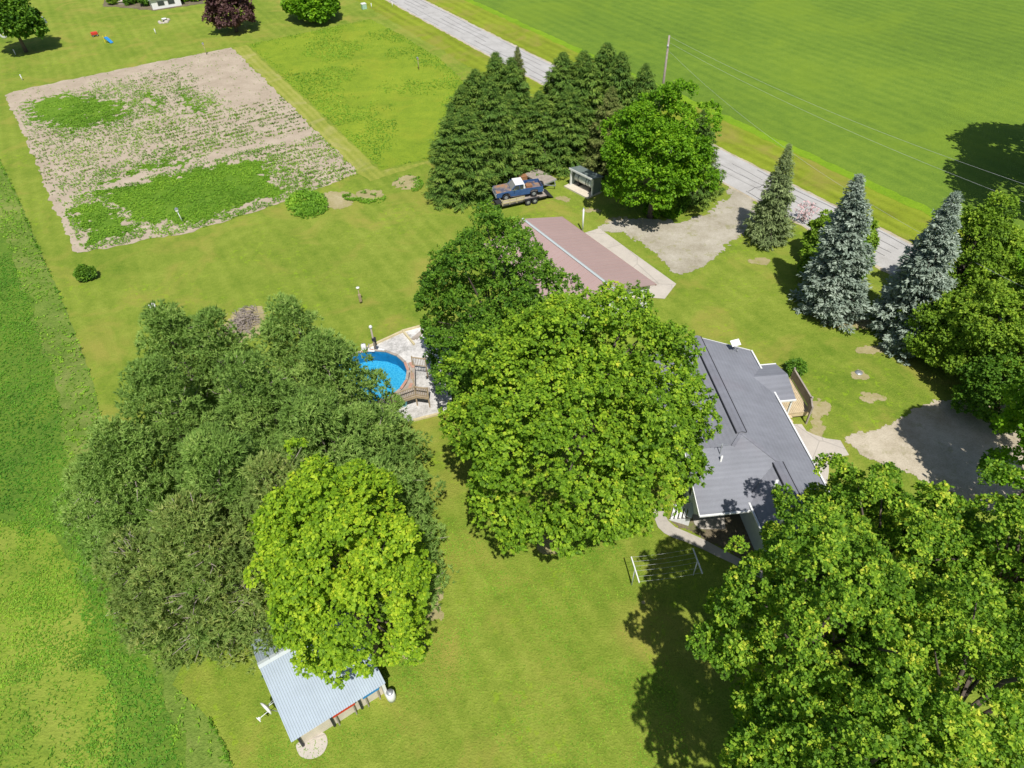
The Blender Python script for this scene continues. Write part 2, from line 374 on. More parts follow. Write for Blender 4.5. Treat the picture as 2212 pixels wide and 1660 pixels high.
# tar crack lines on the road
tar = MB()
rs = random.Random(5)
for v in (vL + .5, vL + (vR - vL) * .32, (vL + vR) / 2 + .1, vL + (vR - vL) * .72, vR - .45):
    u = 30
    while u < 230:
        L = rs.uniform(4, 26)
        pts = [road_pt(u + q, v + .12 * math.sin((u + q) * .35 + v) + rs.uniform(-.05, .05)) for q in np.arange(0, L, 1.)]
        w = rs.uniform(.025, .05)
        for a, c in zip(pts, pts[1:]): tar.add([(a[0] - rx[0] * w, a[1] - rx[1] * w, .031), (a[0] + rx[0] * w, a[1] + rx[1] * w, .031), (c[0] + rx[0] * w, c[1] + rx[1] * w, .031), (c[0] - rx[0] * w, c[1] - rx[1] * w, .031)], [(0, 1, 2, 3)])
        u += L + rs.uniform(1, 9)
for u in (47, 66, 88, 104, 131, 152, 166, 190):
    v0, v1 = sorted((rs.uniform(vL + .3, vR - .3), rs.choice((vL + .2, vR - .2))))
    n = 8; pts = [road_pt(u + rs.uniform(-.2, .2), v0 + (v1 - v0) * q / n) for q in range(n + 1)]
    for a, c in zip(pts, pts[1:]): tar.add([(a[0] - ra[0] * .04, a[1] - ra[1] * .04, .031), (a[0] + ra[0] * .04, a[1] + ra[1] * .04, .031), (c[0] + ra[0] * .04, c[1] + ra[1] * .04, .031), (c[0] - ra[0] * .04, c[1] - ra[1] * .04, .031)], [(0, 1, 2, 3)])
tag(tar.build('road_cracks', plain('tar', (.11, .105, .10, 1), .7)), kind='structure')

# left fields and rough strip
leftcrop = GP([(-60, 380), (20, 545), (62, 650), (100, 760), (135, 900), (165, 1100), (235, 1280), (300, 1400), (345, 1480), (380, 1600), (395, 1680), (395, 2000), (-300, 2000), (-900, 1700), (-900, 700)])
roughp = GP([(-70, 200), (0, 347), (47, 443), (90, 550), (133, 646), (167, 733), (202, 825), (240, 1000), (300, 1200), (350, 1340), (395, 1372), (402, 1400), (392, 1440), (372, 1480), (430, 1530), (468, 1580), (515, 1680), (600, 2000), (-200, 2000), (-900, 1700), (-900, 500)])
sheet('rough_grass', ragged(roughp, .12, .3, .8), M['rough'], .006)
sheet('crop_field', ragged(leftcrop, .7, .3, 2.5), M['leftfield'], .012)
sheet('weedy_band', ragged(GP([(-60, 1120), (60, 1130), (130, 1180), (190, 1300), (225, 1450), (250, 1700), (250, 1900), (-400, 1900)]), 1.1, .3, 2.), grassmat('weedy_band', (.11, .19, .02, 1), (.19, .27, .03, 1), (.27, .34, .045, 1), dry=(.31, .34, .06, 1), dryamt=.6, grain=6), .017)
# weedy plot and dry lanes
plotp = GP([(537, 97), (660, 71), (800, 42), (870, 78), (950, 128), (1045, 215), (1000, 330), (822, 366)])
sheet('weedy_plot', ragged(plotp, .3, .3, 1.), M['plot'], .010)
sheet('dry_lane', ragged(GP([(503, 103), (533, 98), (822, 371), (930, 347), (925, 352), (800, 392), (776, 378)]), .3, .3, 1.), M['drylane'], .008)
# garden
gar = GP([(8, 207), (28, 198), (250, 152), (500, 103), (640, 240), (776, 376), (560, 455), (420, 500), (165, 548), (110, 430), (60, 310)])
sheet('garden_soil', ragged(gar, .5, .2, 1.1), M['soil'], .014)
M['greens'] = grassmat('garden_greens', (.075, .17, .015, 1), (.13, .25, .02, 1), (.21, .34, .03, 1), grain=7, bstr=1.2)
patch('garden_greens', GP([(217, 414), (333, 387), (450, 362), (548, 339), (568, 352), (596, 398), (630, 412), (562, 437), (467, 467), (390, 487), (310, 478), (240, 452)]), M['greens'], .0145, cell=.13, jag=1.9, s=.9, bias=-.1)
patch('garden_greens', GP([(135, 452), (217, 424), (290, 462), (310, 500), (250, 525), (180, 543)]), M['greens'], .0147, cell=.13, jag=1.8, s=.9, bias=-.9)
for k_, pg in enumerate(([(40, 225), (130, 200), (270, 215), (290, 240), (270, 265), (150, 290), (60, 270)], [(308, 188), (350, 210), (352, 242), (318, 236)], [(378, 198), (430, 218), (452, 245), (412, 245), (388, 222)], [(200, 395), (320, 350), (430, 335), (420, 358), (320, 375), (180, 420)])):
    patch('garden_greens', GP(pg), M['greens'], .0149 + .0002 * k_, cell=.14, jag=2.6, s=.8, bias=-1.0)
# drives, pads
drive1 = GP([(1295, 497), (1335, 474), (1400, 478), (1465, 476), (1530, 462), (1568, 432), (1582, 402), (1600, 404), (1630, 430), (1640, 470), (1600, 505), (1565, 545), (1500, 585), (1466, 600), (1440, 570), (1380, 520), (1340, 500)])
patch('gravel_driveway', drive1, M['gravel'], .018, jag=.9)
drive2 = GA([(1060, 1190), (1150, 1140), (1270, 1110), (1380, 1065), (1530, 1000), (1700, 930), (1950, 900), (2400, 800), (2500, 1500), (2150, 1700), (1900, 1620), (1700, 1530), (1480, 1400), (1300, 1350), (1170, 1300)], 2048, 768, 2.1602)
patch('dirt_driveway', drive2, M['gravel2'], .018, jag=.5)
sheet('garage_apron', GA([(780, 372), (1000, 303), (2065, 1072), (1905, 1278), (1560, 1250), (1560, 1000)], 1580, 620, 4.608), M['concrete'], .03)
walk = GA([(1090, 648), (1195, 648), (1230, 698), (1290, 725), (1370, 750), (1470, 763), (1532, 868), (1410, 890), (1387, 918), (1388, 985), (1372, 1088), (1330, 1075), (1310, 1010), (1280, 940), (1245, 860), (1190, 760)], 1900, 1000, 2.371)
sheet('front_walk', walk, M['concrete'], .03)
bed = GA([(1060, 640), (1120, 660), (1200, 760), (1255, 860), (1320, 1010), (1380, 1100), (1300, 1100), (1100, 700)], 1900, 1000, 2.371)
sheet('flower_bed', ragged(bed, .08, .2), M['mulch'], .012)
bw = GA([(595, 215), (640, 400), (690, 530), (790, 625), (930, 695), (1090, 745), (1400, 880), (1600, 980), (1840, 1090), (2300, 1330), (2360, 1230), (1960, 1020), (1700, 880), (1400, 720), (1150, 610), (960, 530), (850, 430), (800, 330), (790, 240)], 1840, 1480, 5.188)
sheet('back_walk', bw, M['walk'], .03)
sheet('back_patio', GA([(1210, 330), (1720, 300), (1740, 560), (1330, 560), (1260, 480)], 1840, 1480, 5.188), M['walk'], .024)
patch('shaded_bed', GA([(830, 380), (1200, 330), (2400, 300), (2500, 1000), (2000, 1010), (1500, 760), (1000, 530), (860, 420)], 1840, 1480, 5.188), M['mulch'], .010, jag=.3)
sheet('shed_pad', ragged(smooth_poly(GA([(680, 1400), (820, 1350), (990, 1260), (1040, 1330), (1045, 1420), (990, 1530), (870, 1585), (740, 1565), (700, 1490)], 700, 1850, 3.688), 2), .06, .15), M['concrete'], .02)
for i, (x, y, r1, r2, q) in enumerate([(725, 432, 32, 15, 1), (800, 421, 20, 9, .6), (879, 395, 20, 12, .8), (1188, 1172, 22, 14, .4), (690, 1402, 1, 1, 0), (870, 1385, 20, 18, -.1), (885, 1400, 28, 10, -.2), (1640, 565, 24, 7, .1), (1853, 812, 9, 6, .4), (1880, 860, 34, 9, -.35), (1840, 700, 60, 12, -.1), (1900, 755, 50, 12, -.1), (1770, 880, 25, 14, -.2), (1760, 925, 16, 25, -.2), (1275, 455, 20, 6, -.1), (1215, 430, 14, 5, -.1), (1380, 1300, 14, 14, -.2), (645, 1240, 1, 1, 0), (1330, 478, 30, 8, -.2), (940, 1300, 20, 40, -.5), (640, 1540, 30, 10, -.3)]):
    if r1 < 2: continue
    P = [(x + r1 * math.cos(a), y + r2 * math.sin(a)) for a in np.linspace(0, 2 * math.pi, 14)[:-1]]
    patch('dirt_patch', GP(P), M['dirt'], .009 + .0004 * i, cell=.1 if y > 500 else .15, jag=.55 if q > -.05 else .7, s=.9, bias=q * .5)
# ------------------------------------------------------------ foliage
def leaf_quads(P, D, N, L, Wd):
    S = unit(np.cross(D, N)); L = np.asarray(L).reshape(-1, 1); Wd = np.asarray(Wd).reshape(-1, 1)
    mid = P + D * L * .5 + N * L * .06
    return np.stack([P, mid + S * Wd * .5, P + D * L, mid - S * Wd * .5], 1).reshape(-1, 3)
def blade_tris(P, D, N, L, Wd):
    S = unit(np.cross(D, N)); L = np.asarray(L).reshape(-1, 1); Wd = np.asarray(Wd).reshape(-1, 1)
    return np.stack([P + S * Wd * .5, P + D * L, P - S * Wd * .5], 1).reshape(-1, 3)

def crown_blobs(rh, rv, nb, g, low=-.55, rb=None, rough=.10, inner=.25, point=0.):
    """blob centres (relative to crown centre) and radii for an uneven crown"""
    i = np.arange(nb) + .5; zz = 1 - (1 - low) * i / nb; ph = 2.39996 * i + g.random() * 6
    d = np.c_[np.cos(ph) * np.sqrt(1 - zz ** 2), np.sin(ph) * np.sqrt(1 - zz ** 2), zz]; d = unit(d + g.normal(size=d.shape) * .13)
    rb = rb or math.sqrt(2 * math.pi * rh * (rh + rv) * .5 * (1 - low) / nb / math.pi) * 1.15
    R = np.array([rh, rh, rv]); ph_ = g.random(4) * 6; lf = np.sin(d[:, :1] * 2.6 + ph_[0]) * np.sin(d[:, 1:2] * 2.3 + ph_[1]) * .9 + .5 * np.sin(d[:, 2:] * 5 + d[:, :1] * 3 + ph_[2])
    k = 1 + g.normal(size=(nb, 1)) * rough + .085 * lf + .09 * (g.random((nb, 1)) < .22)
    sx = np.ones((nb, 1))
    if point: sx = 1 - point * np.clip(d[:, 2:], 0, 1) ** 1.5
    c = d * np.maximum(R - rb * 1.35, .3) * k; c[:, :2] *= sx
    r = rb * (.62 + .75 * g.random(nb))
    ni = int(nb * inner)
    if ni:
        di = rnd(ni, g); di[:, 2] = np.abs(di[:, 2]) * .9 - .2; ci = di * R * (.45 + .2 * g.random((ni, 1))); c = np.r_[c, ci]; d = np.r_[d, di]; r = np.r_[r, rb * (.9 + .3 * g.random(ni))]
    return c, d, r

def tree_trunk(name, base, blobs, zc, r0, mat, parent, g, nl=14, bare=0, front=0):
    """tapered trunk with limbs that run out to the foliage; local coordinates"""
    mb = MB(); top = np.array([g.normal() * .3, g.normal() * .3, zc + .35 * blobs[:, 2].max()])
    pts = [np.array([0, 0, -.1])] + [top * q + np.r_[g.normal(size=2) * .12, 0] for q in (.25, .5, .75)] + [top]
    mb.tube(pts, [r0 * 1.3, r0, r0 * .8, r0 * .55, r0 * .15], 8)
    idx = g.choice(len(blobs), min(nl, len(blobs)), replace=False)
    for j in idx:
        e = blobs[j] + [0, 0, zc]; q = np.clip(.2 + .5 * (e[2] / (top[2] + .1)) * g.uniform(.6, 1.), .12, .9); s = top * q
        m_ = (s + e) / 2 + np.r_[g.normal(size=2) * .25, .12 * np.linalg.norm(e - s)]
        mb.tube([s, s * .5 + m_ * .5 + [0, 0, .05], m_, (m_ + e) / 2, e], [r0 * .38, r0 * .3, r0 * .22, r0 * .14, r0 * .05], 5)
        if bare:
            for _ in range(bare):
                k = g.uniform(.35, .95); p = m_ * (1 - k) + e * k; dd = unit(unit(e - s) + g.normal(size=3) * .6); l = g.uniform(.5, 1.5)
                mb.tube([p, p + dd * l * .5 + g.normal(size=3) * .08, p + dd * l], [.04, .028, .01], 4)
    return mb.build(name, mat, parent)

def broadleaf(X, Y, rh, rv, clear, seed, nb, nw, k, L, mat, label, group=None, name='maple_tree', low=-.55, flat=.8, rb=None,
              cut=None, tipshift=.35, bark='bark', tr=.28, rough=.1, droop=.35, point=0., cat='tree', inner=.25, nl=14, sxy=(1, 1)):
    g = np.random.default_rng(seed); zc = clear + rv
    t = empty(name, (X, Y, 0), 0, label, cat, group)
    c, d, r = crown_blobs(rh, rv, nb, g, low, rb, rough, inner, point)
    c[:, 0] *= sxy[0]; c[:, 1] *= sxy[1]
    if cut is not None: kp = ~cut(c); c, d, r = c[kp], d[kp], r[kp]
    pr = r ** 2 / (r ** 2).sum(); bi = g.choice(len(c), nw, p=pr)
    n = rnd(nw, g); od = unit(d[bi] + [0, 0, .45]); n = unit(n + od * 1.0)
    br = g.random((len(c), 1)) * .5 - .25                    # every spray a little different
    w = c[bi] + n * r[bi, None] * np.array([1, 1, flat]) * (.72 + .36 * g.random((nw, 1)))
    el = .55 * g.random(len(c)); dh = d[bi] * [1, 1, .5]; w += dh * ((n * d[bi]).sum(1) * r[bi] * el[bi])[:, None]
    w[:, 2] -= droop * np.clip(np.hypot(w[:, 0] - c[bi, 0], w[:, 1] - c[bi, 1]) / r[bi], 0, 1) ** 2 * r[bi] * .5
    w[:, 2] = np.maximum(w[:, 2] + zc, .25) - zc
    P = np.repeat(w, k, 0); m_ = len(P); nn = np.repeat(n, k, 0)
    tan = unit(g.normal(size=(m_, 3)) + nn * .5)
    D = unit(tan * .9 + nn * .25 + [0, 0, -droop]); N = unit(nn * .5 + [0, 0, .8] + g.normal(size=(m_, 3)) * .45)
    P = P + tan * L * .35 * g.random((m_, 1)) + g.normal(size=(m_, 3)) * L * .25
    l = L * (.5 + .85 * g.random(m_))
    wt = np.repeat(g.random(nw) ** 2 * tipshift + br[bi, 0] * .5, k)
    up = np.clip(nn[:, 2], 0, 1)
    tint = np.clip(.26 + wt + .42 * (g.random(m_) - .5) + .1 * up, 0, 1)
    me = rawmesh('crown', leaf_quads(P + [0, 0, zc], D, N, l, l * .8), 4, tint)
    link('crown', me, M[mat], t)
    tree_trunk('trunk', None, c, zc, tr, M[bark], t, g, nl)
    return t

def pine(X, Y, rh, h, seed, nt, mat, label, group=None, low=.18, bare=2, nb=150, rb=.62, bl=9, point=.5, name='pine_tree', L=.24):
    """long-needled pine: tufts on puffy shelves"""
    g = np.random.default_rng(seed); t = empty(name, (X, Y, 0), 0, label, 'tree', group)
    zb = h * low; i = np.arange(nb) + .5; q = i / nb
    zz = zb + (h - zb - .4) * q ** 1.15; az = 2.39996 * i + g.normal(size=nb) * .3
    u = (zz - zb) / (h - zb); prof = (1 - u ** 1.7 * point) * np.sqrt(np.clip(1 - u ** 5, 0, 1)) * (.75 + .25 * np.sin(np.pi * np.clip(u * 1.5, 0, 1)))
    sector = 1 + .22 * np.sin(az * 3 + seed) + .14 * np.sin(az * 7 + seed * 2)
    rad = np.maximum(rh * prof * sector * (.70 + .30 * g.random(nb)) - rb * .5, 0)
    c = np.c_[np.cos(az) * rad, np.sin(az) * rad, zz + g.normal(size=nb) * .3]
    d = np.c_[np.cos(az), np.sin(az), np.full(nb, .35)]
    k2 = g.random(nb) < .6; c2 = c[k2] * [.6, .6, 1] + g.normal(size=(k2.sum(), 3)) * .3; c = np.r_[c, c2]; d = np.r_[d, d[k2] + [0, 0, .6]]; r = rb * (.65 + .75 * g.random(len(c)))
    c[:, 2] = np.clip(c[:, 2], .6, h - .3)
    bi = g.choice(len(c), nt, p=r ** 2 / (r ** 2).sum()); n = unit(rnd(nt, g) * .9 + unit(d[bi]) * .45 + [0, 0, .6])
    w = c[bi] + n * r[bi, None] * [1.25, 1.25, .6] * (.75 + .3 * g.random((nt, 1)))
    P = np.repeat(w, bl, 0); k = len(P); nn = np.repeat(n, bl, 0)
    D = unit(g.normal(size=(k, 3)) * .7 + nn * .8 + [0, 0, .3]); N = unit(rnd(k, g) * .8 + nn * .3 + [0, 0, .5])
    sh = g.random(len(c)) * .4 - .2
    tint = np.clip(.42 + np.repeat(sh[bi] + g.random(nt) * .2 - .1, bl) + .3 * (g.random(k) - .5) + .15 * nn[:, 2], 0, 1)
    l = L * (.7 + .6 * g.random(k))
    me = rawmesh('crown', blade_tris(P, D, N, l, .075 * l / L), 3, tint); link('crown', me, M[mat], t)
    tree_trunk('trunk', None, c - [0, 0, h / 2], h / 2, .2, M['greybark'], t, g, 26, bare)
    return t

def spruce_proto(h, R, seed, mat, nbr=300, droop=.28, dens=1., hang=.45, L=.42, Wd=.13, zb=.25, pw=.82, label=None, X=0, Y=0, group=None, spread=.24, tint0=.45, name='spruce_tree'):
    g = np.random.default_rng(seed); t = empty(name, (X, Y, 0), g.random() * 6, label, 'tree', group)
    P = []; D = []; Nn = []; T = []; LL = []; tr = MB()
    tr.tube([(0, 0, -.1), (0, 0, h * .5), (0, 0, h * .97)], [h * .017, h * .01, .015], 7)
    for i in range(nbr):
        q = ((i + .5) / nbr) ** .85; z = zb + (h - zb) * (1 - (1 - q) ** 1.12) * .99; az = 2.39996 * i + g.normal() * .25
        l = R * max((1 - (z - zb) / (h - zb)), .0) ** pw * g.uniform(.68, 1.18) * (1 + .13 * math.sin(az % 6.283 * 2 + seed) + .1 * math.sin(z * 1.7 + az % 6.283 + seed)) + .05
        o = np.array([math.cos(az), math.sin(az), 0]); s_ = np.array([-o[1], o[0], 0]); bt = g.random() * .3 - .15
        upk = .55 * max(0, q - .7) / .3
        ns = max(4, int((5 + l * 9) * dens)); u = np.sort(g.random(ns) ** .7)
        z_ = z + l * (-droop * np.sin(u * math.pi * .62) + upk * u)
        side = g.choice([-1, 1], ns) * g.random(ns) * (spread * l * (1 - u) * 1.4 + min(.16, .1 * l))
        p = o * (u * l)[:, None] + s_ * side[:, None]; p[:, 2] = z_ - np.abs(side) * .15
        for rep in range(3):
            dd = unit(o * .75 + s_ * (np.sign(side) * .6)[:, None] + g.normal(size=(ns, 3)) * .3 + np.array([0, 0, -hang]) * g.random((ns, 1)) * 1.3)
            P.append(p + g.normal(size=(ns, 3)) * .06); D.append(dd); Nn.append(unit(np.array([0, 0, 1.]) + g.normal(size=(ns, 3)) * .5)); LL.append(L * (.6 + .7 * g.random(ns)) * (.28 + .72 * min(1, l / 1.7)))
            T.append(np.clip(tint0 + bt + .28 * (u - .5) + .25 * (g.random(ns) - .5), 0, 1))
        if i % 3 == 0 and l > .5: tr.tube([(0, 0, z), tuple(o * l * .5 + [0, 0, z - l * droop * .7]), tuple(o * l * .85 + [0, 0, z - l * droop])], [.04, .025, .01], 4, False)
    P, D, Nn, T, LL = map(np.concatenate, (P, D, Nn, T, LL))
    me = rawmesh('crown', leaf_quads(P, D, Nn, LL, LL / L * Wd), 4, T); link('crown', me, M[mat], t)
    tr.build('trunk', M['bark'], t); return t
def place_tree(proto, first, X, Y, sc, szx, rot, label, group=None):
    o = proto if first else copy_tree(proto)
    o.location = (X, Y, 0); o.rotation_euler = (0, 0, rot); o.scale = (szx, szx, sc); tag(o, label, 'tree', group); return o

# --- broadleaf trees
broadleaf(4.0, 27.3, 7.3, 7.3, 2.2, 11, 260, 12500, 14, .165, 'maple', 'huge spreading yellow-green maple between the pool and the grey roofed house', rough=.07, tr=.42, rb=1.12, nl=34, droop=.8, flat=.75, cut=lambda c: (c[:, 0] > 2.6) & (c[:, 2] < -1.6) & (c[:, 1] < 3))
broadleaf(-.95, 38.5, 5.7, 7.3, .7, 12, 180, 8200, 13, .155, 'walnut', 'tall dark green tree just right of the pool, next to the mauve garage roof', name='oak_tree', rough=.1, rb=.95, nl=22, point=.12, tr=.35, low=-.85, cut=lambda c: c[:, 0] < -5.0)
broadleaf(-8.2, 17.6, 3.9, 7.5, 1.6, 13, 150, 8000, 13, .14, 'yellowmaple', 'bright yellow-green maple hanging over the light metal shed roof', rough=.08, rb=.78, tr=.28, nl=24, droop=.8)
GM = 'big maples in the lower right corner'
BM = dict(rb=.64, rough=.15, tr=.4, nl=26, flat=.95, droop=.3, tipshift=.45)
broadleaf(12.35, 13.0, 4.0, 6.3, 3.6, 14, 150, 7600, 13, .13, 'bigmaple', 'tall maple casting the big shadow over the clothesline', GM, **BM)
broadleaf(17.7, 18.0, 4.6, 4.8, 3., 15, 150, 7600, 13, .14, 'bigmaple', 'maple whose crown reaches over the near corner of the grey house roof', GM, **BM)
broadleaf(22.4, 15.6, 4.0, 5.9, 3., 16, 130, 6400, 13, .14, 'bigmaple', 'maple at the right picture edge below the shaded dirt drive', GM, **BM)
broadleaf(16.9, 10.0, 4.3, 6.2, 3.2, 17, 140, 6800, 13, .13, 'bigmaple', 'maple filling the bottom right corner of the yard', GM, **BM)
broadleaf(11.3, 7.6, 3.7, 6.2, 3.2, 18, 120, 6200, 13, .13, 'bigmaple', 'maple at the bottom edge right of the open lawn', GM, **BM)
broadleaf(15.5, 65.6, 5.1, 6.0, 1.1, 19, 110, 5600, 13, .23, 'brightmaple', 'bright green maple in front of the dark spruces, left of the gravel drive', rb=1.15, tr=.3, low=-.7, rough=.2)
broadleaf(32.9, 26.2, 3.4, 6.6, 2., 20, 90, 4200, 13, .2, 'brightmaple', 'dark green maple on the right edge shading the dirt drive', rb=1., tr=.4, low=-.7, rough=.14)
broadleaf(-83.2, 128.7, 4.2, 4.6, 1.4, 21, 36, 1500, 12, .5, 'walnut', 'dark round tree with a tyre swing in the far left corner', rb=1.5, name='shade_tree')
broadleaf(-48.5, 136.6, 4.1, 4.0, .2, 22, 44, 1000, 12, .40, 'purple', 'dark purple leaved tree on the neighbouring lawn', rb=1.2, name='plum_tree', rough=.22, low=-.8)
broadleaf(-35., 141.8, 4.8, 3.4, .15, 23, 40, 1600, 12, .5, 'brightmaple', 'low round green tree cut by the top edge left of the road', rb=1.5, name='round_tree', low=-.8)
# right hand thicket
GT = 'mixed trees along the right side of the front lawn'
broadleaf(34.9, 41.6, 3.2, 3.0, .2, 24, 90, 3900, 12, .18, 'olive', 'yellow-green leafy tree in front of the second blue spruce, nearest the lawn', GT, rb=.75, name='leafy_tree', low=-.85, rough=.13)
broadleaf(38.2, 47.2, 3.2, 5.6, .2, 25, 80, 3600, 12, .19, 'olive', 'tall olive tree topping the thicket right of the second blue spruce', GT, rb=.75, name='leafy_tree', low=-.85, point=.4)
broadleaf(37.0, 39.0, 3.9, 4.6, .2, 26, 100, 4300, 12, .18, 'olive', 'broad green tree above the shaded end of the dirt drive', GT, rb=.78, name='leafy_tree', low=-.9, rough=.13)
broadleaf(42.4, 41.6, 4.0, 5.0, .2, 27, 90, 3900, 12, .18, 'olive', 'rightmost tree of the thicket, cut by the picture edge', GT, rb=.78, name='leafy_tree', low=-.9)
broadleaf(36., 35.0, 2.9, 2.6, .1, 28, 60, 2300, 12, .18, 'walnut', 'low dark tree in the shade between the thicket and the dirt drive', GT, rb=.7, name='leafy_tree', low=-.9)
broadleaf(44.5, 50.5, 3.2, 2.4, .1, 29, 50, 2200, 11, .22, 'brightmaple', 'low light green bushes behind the thicket, next to the field shadow', GT, rb=.7, name='bush', low=-.9, cat='bush', tr=.1)
broadleaf(64.5, 71.0, 7.6, 6.2, 6., 38, 80, 3000, 10, .42, 'walnut', 'second tree outside the right edge, farther along the road', rb=2., name='shade_tree')
broadleaf(60., 62., 8., 6.2, 6., 31, 80, 3200, 10, .42, 'walnut', 'tree outside the right edge that shades the corner of the crop field', rb=2., name='shade_tree')
# bushes
GB = 'bushes between the two roadside spruces'
broadleaf(30.2, 56.6, 1.7, 2.6, .05, 32, 22, 1000, 12, .22, 'olive', 'yellow-green bush right beside the grey-green spruce', GB, rb=.7, name='bush', low=-.8, cat='bush', tr=.1)
broadleaf(32.0, 53.4, 1.7, 2.1, .05, 33, 22, 900, 12, .22, 'walnut', 'dark bush against the left side of the big blue spruce', GB, rb=.7, name='bush', low=-.8, cat='bush', tr=.1)
broadleaf(33.8, 56.6, 1.5, 2.4, .05, 34, 20, 800, 12, .22, 'olive', 'olive bush rising behind the big blue spruce by the road', GB, rb=.65, name='bush', low=-.8, cat='bush', tr=.1)
broadleaf(29.0, 53.2, 1.7, 1.5, .05, 35, 20, 900, 12, .22, 'olive', 'low bush at the foot of the grey-green spruce', GB, rb=.65, name='bush', low=-.8, cat='bush', tr=.1)
broadleaf(*G(190, 604)[:2], .85, .7, .02, 36, 16, 520, 12, .16, 'walnut', 'small round bush alone on the left lawn', rb=.4, name='bush', low=-.7, cat='bush', tr=.06)
broadleaf(23.1, 40.4, .75, .6, .02, 37, 12, 380, 12, .16, 'walnut', 'small shrub at the far corner of the wooden deck', rb=.35, name='bush', low=-.7, cat='bush', tr=.05)
for i, (x, y, r, h) in enumerate([(1432, 455, 1.5, 1.2), (1462, 452, 1.2, 1.0), (1490, 430, 1.4, 1.3), (1410, 462, .8, .6), (1445, 464, .6, .4)]):
    X, Y = G(x, y)[:2]
    broadleaf(X, Y, r, h, .02, 40 + i, 16, 520, 10, .2, ('olive', 'walnut', 'greyspruce', 'brightmaple', 'brightmaple')[i],
              ['shrub under the bright maple by the gravel drive', 'shrub in the middle of the row above the gravel drive', 'greyish shrub nearest the road, right of the bright maple', 'low green shrub at the left end of the row above the gravel drive', 'tiny green shrub on the upper edge of the gravel drive'][i], 'shrubs along the upper edge of the gravel drive', rb=.45, name='shrub', low=-.8, cat='bush', tr=.05)
for i, (x, y, r, h, mt) in enumerate([(248, 9, 1.1, .9, 'olive'), (283, 9, 1.2, .9, 'walnut'), (318, 12, 1.2, 1.2, 'walnut'), (403, 2, 1.2, 1., 'brightmaple'), (425, 1, 1.3, 1., 'brightmaple'), (300, 3, 1., .9, 'brightmaple')]):
    X, Y = G(x, y)[:2]
    broadleaf(X, Y, r, h, .02, 50 + i, 12, 260, 10, .34, mt, ['olive bush left of the round stone feature by the white house', 'dark bush right of the round stone feature', 'tall bush against the left corner of the white house', 'bush at the right corner of the white house', 'rightmost bush beside the white house', 'bush behind the others left of the white house'][i], 'bushes round the neighbouring white house', rb=.5, name='bush', low=-.8, cat='bush', tr=.05)

# --- pines of the left grove
GPN = 'pines of the dense grove left of the pool'
pl = [(345, 668, 12.5, 3.7, 'pine', 'pine at the far left corner of the grove, top against the lawn'),
      (448, 680, 12.5, 3.3, 'pine', 'pine at the far edge of the grove, just left of the brush pile'),
      (608, 662, 13.0, 3.5, 'pine', 'pine with a dark spiky top just right of the brush pile'),
      (690, 725, 13.0, 3.7, 'pine', 'pine whose branches hide the left half of the pool'),
      (520, 780, 14.0, 4.0, 'pine', 'pine in the middle of the grove'),
      (320, 790, 13.0, 4.0, 'pine', 'pine on the crop field side of the grove, behind the middle'),
      (660, 865, 13.5, 4.2, 'pine', 'pine reaching toward the white gravel below the pool'),
      (770, 890, 10.5, 4.0, 'pine', 'pine with long low branches beside the pool deck'),
      (795, 1020, 10., 3.4, 'pine', 'pine right behind the bright yellow-green maple'),
      (858, 1170, 6.5, 2.4, 'pine', 'low pine peeking out right of the bright yellow-green maple'),
      (440, 940, 14.5, 4.3, 'pine', 'large pine in the near middle of the grove'),
      (240, 930, 11.5, 3.9, 'pine', 'pine leaning out over the crop field'),
      (575, 1000, 13.5, 3.7, 'drypine', 'dry olive pine just left of the bright yellow-green maple'),
      (385, 1090, 12.5, 3.9, 'drypine', 'dry olive pine with bare branches at the near end of the grove'),
      (490, 1130, 10.5, 3.2, 'drypine', 'dry pine close to the left side of the bright yellow-green maple'),
      (275, 1170, 8.5, 3.2, 'drypine', 'smaller dry pine at the near left end of the grove, by the crop field')]
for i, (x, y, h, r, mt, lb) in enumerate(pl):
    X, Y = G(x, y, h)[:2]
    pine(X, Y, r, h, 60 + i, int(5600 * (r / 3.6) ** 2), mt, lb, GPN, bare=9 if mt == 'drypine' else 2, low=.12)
X, Y = G(385, 1225, 5)[:2]
pine(X, Y, 2.7, 7., 80, 3400, 'drypine', 'lowest dry pine at the near tip of the grove, beside the metal shed', GPN, bare=12, low=.1, nb=100, point=.3)
X, Y = G(215, 1050, 5)[:2]
pine(X, Y, 3.1, 7., 81, 2400, 'pine', 'low pine spreading over the edge of the crop field', GPN, bare=2, low=.08, nb=80, point=.4)

